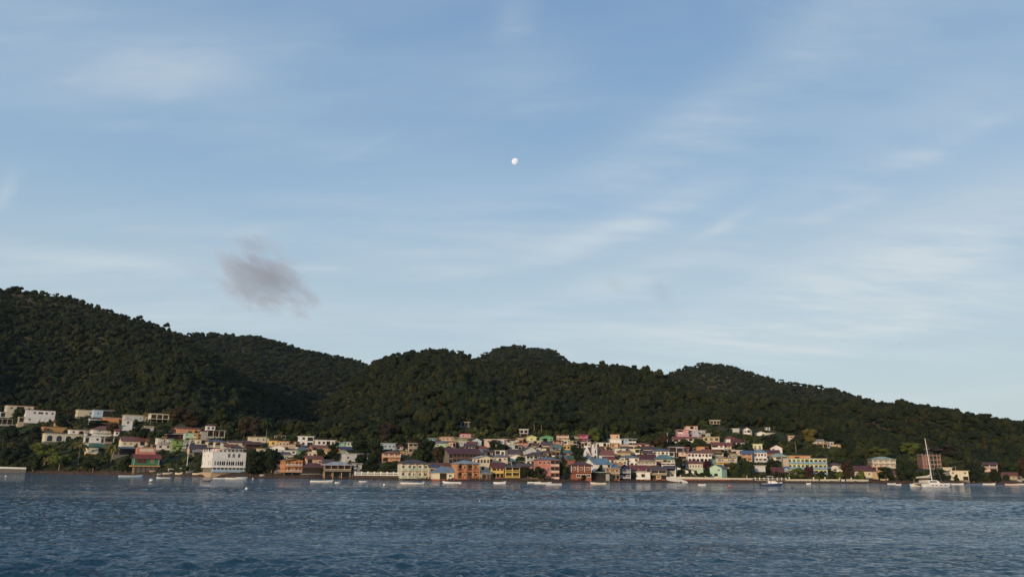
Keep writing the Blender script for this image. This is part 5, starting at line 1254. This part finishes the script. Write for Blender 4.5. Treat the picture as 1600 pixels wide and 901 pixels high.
scl = np.concatenate([scl, np.stack([r2, r2, r2*rng.uniform(.8, 1.2, len(A2))], -1), np.array([(q[3], q[3], q[3]*.9) for q in em])])
rot = np.stack([rng.normal(0, .08, len(pts)), rng.normal(0, .08, len(pts)), rng.uniform(0, 6.28, len(pts))], -1)
print('forest crowns', len(pts))
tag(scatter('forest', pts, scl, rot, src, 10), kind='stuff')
A, d = jitter_points(2.5, 262, 700, AM)
ga = np.repeat(gap[0], 7)+rng.normal(0, .006, 7*len(gap[0])); gd = np.repeat(gap[1], 7)+rng.normal(0, 4, 7*len(gap[0])); ng_ = len(A); A = np.concatenate([A, ga]); d = np.concatenate([d, gd])
z = height(A, d); k = (((z-CAMZ)/d < FL(A)+.004) | (np.arange(len(A)) >= ng_)) & (d > Df(A)+8); A, d, z = A[k], d[k], z[k]
k = clear_of(A, d, 3.5, 0) & (lumpy(d*np.sin(A), d*np.cos(A), 26) > -.55); A, d, z = A[k], d[k], z[k]
r = rng.uniform(.7, 1.7, len(A))*np.where(rng.random(len(A)) > .9, 1.5, 1)
pts = np.stack([d*np.sin(A), d*np.cos(A), z-.25], -1); scl = np.stack([r, r, r*rng.uniform(.95, 1.5, len(A))], -1)
rot = np.stack([np.zeros(len(A)), np.zeros(len(A)), rng.uniform(0, 6.28, len(A))], -1)
print('bushes', len(A))
tag(scatter('undergrowth', pts, scl, rot, src2, 5), kind='stuff')

# ------------------------------------------------------------------ trees one can tell apart
def tree_proto(kind, seed):
    rnd = random.Random(seed)
    tr = MB(); tr.tube([(0, 0, -.15), (.01, 0, .15), (.0, .01, .42), (.02, 0, .62)], [.05, .035, .026, .012], 8)
    for i in range(4):
        a = 1.6*i+rnd.random(); tr.tube([(0, 0, .28+.07*i), (.1*math.cos(a), .1*math.sin(a), .45+.06*i), (.24*math.cos(a), .24*math.sin(a), .6+.06*i)], [.02, .014, .006], 6)
    tmesh = tr.mesh('trunk', plain('wood', .9))
    mb = MB(); nl = 13
    for i in range(nl):
        a = 2*math.pi*(i+rnd.random()*.8)/nl*2.0
        if kind == 'tall': r0 = .08+.2*rnd.random(); z = .25+.68*(i+.5)/nl; lr = .26*(1.15-.6*i/nl); rad = (lr, lr, lr*.55)
        elif kind == 'wide': r0 = .12+.27*rnd.random(); z = .22+.62*rnd.random(); lr = .17+.08*rnd.random(); rad = (lr, lr, lr*.6)
        else: r0 = .06+.28*rnd.random(); z = .22+.62*rnd.random()-r0*.1; lr = .17+.1*rnd.random(); rad = (lr, lr, lr*.85)
        heart(mb, (r0*math.cos(a), r0*math.sin(a), z), rad, rnd, .72); cards(mb, (r0*math.cos(a), r0*math.sin(a), z), rad, 62, .042, rnd, .3, jitter=.4)
    return tmesh, mb
KIND = dict(dark=[(0, (.010, .018, .007)), (1, (.016, .024, .008))], mid=[(0, (.020, .032, .009)), (1, (.028, .040, .011))], light=[(0, (.068, .090, .018)), (1, (.085, .105, .022))],
            autumn=[(0, (.034, .026, .010)), (1, (.048, .032, .012))], gold=[(0, (.105, .092, .020)), (1, (.12, .098, .022))], bougain=[(0, (.045, .014, .020)), (1, (.060, .018, .024))], bare=[(0, (.034, .028, .020)), (1, (.042, .034, .024))])
PROTO = {}
def get_proto(shape, col, i):
    k = (shape, col, i)
    if k not in PROTO:
        kk = (shape, i)
        if kk not in PROTO: PROTO[kk] = tree_proto(shape, 40+i*7+len(shape))
        tm, mb = PROTO[kk]; PROTO[k] = (tm, mb.mesh('crown', leafm('leaves_'+col, KIND[col])))
    return PROTO[k]
_ti = 0
def tree(x, yt, yb, wpx, shape, col, label, group=None):
    global _ti; _ti += 1
    P, q, A, d = hit(x, yb); tm, cm = get_proto(shape, col, _ti % 3)
    r_ = empty('tree', P, _ti*2.4, label, 'tree', group or 'trees in and around the town'); w2 = wpx*q*.98; h2 = (yb-yt)*q
    r_.scale = (w2, w2, h2*1.02)
    link('trunk', tm, r_); link('crown', cm, r_); return r_
def palm(x, yt, yb, wpx, label, col='gold', fr=17):
    P, q, A, d = hit(x, yb); h = (yb-yt)*q; R0 = wpx*q/2; rnd = random.Random(int(x))
    r_ = empty('palm_tree', P, rnd.random()*6, label, 'palm tree', 'coconut palms'); lean = rnd.uniform(-.06, .06)*h; zc = h-R0*.35
    mb = MB(); mb.tube([(0, 0, -.5), (lean*.2, 0, zc*.4), (lean*.6, 0, zc*.75), (lean, 0, zc)], [.24, .16, .13, .11], 8); mb.build('trunk', plain('cement', .9), r_)
    for i in range(fr):
        a = 6.283*i/fr+rnd.random()*.3; up = rnd.uniform(.05, .95); mb = MB(); pts_ = []
        for k in range(7):
            t_ = k/6; rr_ = R0*t_*(1.05-.25*up); z = zc+R0*(up*1.1*t_-(.75+.5*(1-up))*t_*t_)
            pts_.append(Vector((lean+rr_*math.cos(a), rr_*math.sin(a), z)))
        sd = Vector((-math.sin(a), math.cos(a), 0))
        for k in range(6):
            w0 = R0*.16*math.sin(math.pi*(k+.35)/6.6); w1 = R0*.16*math.sin(math.pi*(k+1.35)/6.9) if k < 5 else .02
            for s_ in (-1, 1):
                mb.add([pts_[k], pts_[k+1], pts_[k+1]+sd*s_*w1+Vector((0, 0, -w1*.8)), pts_[k]+sd*s_*w0+Vector((0, 0, -w0*.8))], [(0, 1, 2, 3)])
        mb.build('frond', leafm('leaves_palm_'+col, KIND[col]), r_)
    return r_
TREES = [
 (27,636,664,24,'round','mid','tree standing in front of the cream hillside block'), (12,664,690,30,'round','dark','dark tree below the white house at the left edge'), (55,664,690,30,'round','dark','dark tree below the large white hillside house'),
 (95,648,668,30,'round','dark','dark round tree right of the large white hillside house'), (107,638,662,18,'tall','autumn','brownish tree beside the blue tank on the upper left slope'), (30,684,722,44,'round','dark','big dark tree above the far left sea wall'),
 (70,690,726,46,'wide','light','bright green spreading tree left of the two palms'), (92,702,734,40,'wide','light','second bright green bush-like tree, lower, on the left shore'), (52,706,736,34,'round','mid','mid green tree just above the right end of the far left sea wall'),
 (10,698,727,30,'round','dark','dark shore tree at the left picture edge'), (145,712,737,34,'wide','mid','low wide tree on the shore between the two palms'), (196,712,738,24,'round','dark','dark tree left of the green bar'),
 (150,655,672,40,'wide','dark','dark wide tree below the jutting-roof house'), (176,660,680,22,'round','autumn','olive brown tree under the upper orange house'), (212,664,684,20,'round','dark','dark tree above the long terracotta-roofed house'),
 (240,672,700,26,'round','mid','green tree between the long terracotta roof and the white balcony house'), (222,668,690,22,'round','dark','dark tree left of the small yellow-roofed house'), (258,664,684,22,'round','dark','dark tree below the concrete frame house'),
 (298,640,668,34,'round','autumn','rounded brown tree behind the left cluster'), (275,634,662,36,'round','autumn','larger brown tree left of the other behind the left cluster'), (345,638,668,28,'tall','mid','olive tree above the white cube house'),
 (358,668,690,18,'round','dark','dark tree right of the dark open veranda house'), (381,646,684,22,'wide','autumn','orange brown tree above the tan flat house'), (398,650,684,26,'tall','bare','tree with pale bare branches above the tan flat house'),
 (400,702,740,38,'round','dark','huge dark tree on the beach right of the white hotel'), (424,700,738,36,'round','dark','second huge dark tree, between the hotel tree and the teal shack'), (392,716,742,26,'round','dark','lower dark tree touching the hotel corner'),
 (500,700,722,18,'round','mid','small tree behind the open waterfront shelter'), (521,691,722,24,'tall','dark','dark conical tree above the white-roofed pavilion'), (502,731,741,12,'round','mid','small green bush-like tree under the red shelter edge'),
 (561,686,714,38,'round','dark','dark tree right of the green dark-roofed house'), (588,690,716,28,'round','dark','dark tree left of the orange veranda house'), (580,712,740,40,'round','dark','broad dark seafront tree behind the balustrade'),
 (608,720,740,28,'wide','mid','lower seafront tree at the right part of the balustrade'), (566,708,730,24,'round','dark','dark tree behind the narrow pale house at the balustrade end'), (645,682,700,26,'wide','autumn','brown flat tree over the narrow concrete house'),
 (664,686,722,36,'round','dark','big dark tree left of the long maroon-roofed block'), (684,696,722,22,'round','autumn','olive brown tree against the end wall of the maroon-roofed block'), (655,700,726,30,'round','mid','green tree behind the purple hip-roofed waterfront house'),
 (622,678,698,24,'round','mid','green tree behind the pale blue box house'), (602,662,692,24,'tall','bare','tree with a pale trunk above the pale blue box house'), (607,656,684,30,'wide','autumn','reddish flat-topped tree in the forest edge left of centre'),
 (770,688,706,20,'round','dark','dark tree in front of the pinkish white house'), (781,692,708,18,'round','dark','dark tree under the plain white house'), (792,694,706,12,'round','dark','small dark tree left of the coral red house'),
 (814,712,727,15,'round','mid','round green tree left of the brown hip-roofed veranda'), (825,727,750,24,'wide','dark','left half of the seafront hedge trees by the mustard wing'), (842,728,750,24,'wide','mid','right seafront hedge tree left of the salmon house'),
 (881,712,748,14,'tall','mid','tall narrow green tree right of the salmon house'), (903,698,722,18,'round','dark','dark tree just left of the church front'), (897,694,712,16,'round','dark','dark tree above the tiny coral and white house'),
 (852,684,694,10,'round','dark','small dark tree before the fresh green house'), (895,682,692,10,'round','dark','small dark tree before the olive green box'), (938,726,743,17,'round','dark','dark tree in front of the bright blue-roofed building'),
 (912,742,750,10,'round','dark','small dark shrub tree by the green-posted shed'), (1034,679,702,27,'round','autumn','rounded orange brown autumn tree right of the light blue two-storey house'), (1016,682,700,20,'round','mid','green tree left of the rounded autumn tree'),
 (930,668,690,26,'round','light','light green tree behind the hot pink house'), (990,738,748,11,'round','dark','small dark tree right of the navy gabled house'), (1062,712,738,18,'round','dark','dark tree between the sea green roof and the salmon-roofed building'),
 (1106,719,733,20,'round','bougain','purple red bougainvillea tree right of the dark red awning roof'), (1104,734,747,18,'wide','mid','low green tree left of the mint seafront house'), (1078,734,744,8,'round','mid','small green tree between the two sloping stair walls'),
 (1072,688,704,30,'wide','mid','green trees below the pair of terracotta roofs'), (1102,690,702,24,'wide','mid','low green tree below the three-arched tan house'), (1132,702,716,16,'round','dark','dark tree right of the tan two-storey house'),
 (1158,693,705,22,'wide','mid','round green tree below the long red roof on the right slope'), (1150,722,746,26,'round','mid','green tree right of the golden yellow house'), (1168,720,746,26,'round','mid','green tree left of the corrugated hut'),
 (1205,718,734,24,'wide','mid','green tree below the pale green hip roof'), (1216,734,748,20,'wide','bare','dry brownish tree behind the terrace wall'), (1246,730,748,24,'wide','light','light green tree in front of the blue and yellow block'),
 (1266,728,747,17,'round','bougain','purple red bougainvillea tree in front of the blue and yellow block'), (1284,736,748,16,'round','mid','green tree at the right foot of the blue and yellow block'), (1299,736,749,14,'round','mid','low tree before the dark red-roofed white house'),
 (1265,669,692,28,'round','gold','yellow green tree high on the right slope'), (1248,678,694,18,'round','bare','brownish tree left of the yellow green tree'), (1205,676,700,30,'round','dark','dark tree above the bright red-roofed white house'),
 (1325,718,748,26,'round','autumn','olive brown tree right of the dark red-roofed white house'), (1312,736,750,16,'round','light','light green tree behind the sea wall, left of the cream seafront house'), (1347,734,750,14,'round','light','light small tree in front of the cream seafront house'),
 (1385,728,752,28,'wide','mid','green tree right of the orange house on the right shore'), (1412,724,752,30,'round','dark','dark tree right of the green hip-roofed two-storey house'), (1375,697,716,34,'wide','light','light green tree above the green hip-roofed two-storey house'),
 (1428,737,752,20,'round','mid','green tree below the brick block'), (1447,735,750,22,'round','mid','green tree right below the brick block'), (1470,730,751,24,'round','dark','round dark tree behind the catamaran bow'),
 (1522,726,754,26,'tall','dark','tall dark tree right of the stepped cream house'), (1540,738,754,18,'round','mid','green tree below the far right red-roofed house'), (1556,733,754,24,'round','dark','round dark shore tree left of the low tan shore house'),
 (1529,737,754,15,'round','dark','small dark tree left below the far right red-roofed house'), (1574,741,752,12,'round','mid','small green tree in front of the low tan shore house'), (1495,740,752,10,'round','mid','small green tree at the foot of the stepped cream house'), (1584,722,746,26,'round','mid','green tree behind the low tan shore house'), (1600,714,748,24,'round','autumn','reddish brown tree at the right picture edge'), (1475,693,716,50,'wide','bare','wide pale leafless tree right of the mast top'), (1422,690,714,34,'wide','light','light green flat tree left of the mast'),
]
for a in TREES: tree(*a)
palm(122, 690, 724, 30, 'yellowing coconut palm left of the green hip-roofed cottage', 'gold'); palm(173, 692, 724, 28, 'coconut palm right of the green hip-roofed cottage', 'gold')
palm(472, 703, 722, 18, 'green palm behind the orange waterfront house', 'mid'); palm(1244, 682, 708, 20, 'tall palm with a bare trunk left of the cream hillside bungalow', 'mid'); palm(932, 664, 690, 22, 'palm at the forest edge behind the church tower', 'mid', 15)
palm(835, 656, 676, 16, 'palm at the forest edge above the lemon yellow house', 'mid', 13); palm(846, 658, 678, 14, 'second palm at the forest edge, above the fresh green house', 'mid', 13); palm(1080, 738, 749, 10, 'small palm by the boat ramp', 'mid', 13)
palm(416, 652, 684, 26, 'palm at the forest edge above the ochre yellow box', 'mid', 15)
# shore stones
rk = MB(); rr = random.Random(5)
for px in np.arange(-20, 1640, .8):
    A, _ = azel(px, 745); D = float(Df(A))+rr.uniform(-1.0, 5.0); s_ = rr.uniform(.15, .5)*(1.5 if rr.random() > .9 else 1); c = Vector((D*math.sin(A), D*math.cos(A), float(height(A, D))+s_*.2))
    vs_ = [c+Vector((sx_*s_*rr.uniform(.6, 1.2), sy_*s_*rr.uniform(.6, 1.2), sz_*s_*rr.uniform(.5, .9))) for sx_, sy_, sz_ in ((1,0,0),(-1,0,0),(0,1,0),(0,-1,0),(0,0,1),(0,0,-1))]
    rk.add(vs_, [(0,2,4),(2,1,4),(1,3,4),(3,0,4),(2,0,5),(1,2,5),(3,1,5),(0,3,5)])
o = rk.build('shore_stones', plain('stone', .9)); tag(o, kind='stuff')
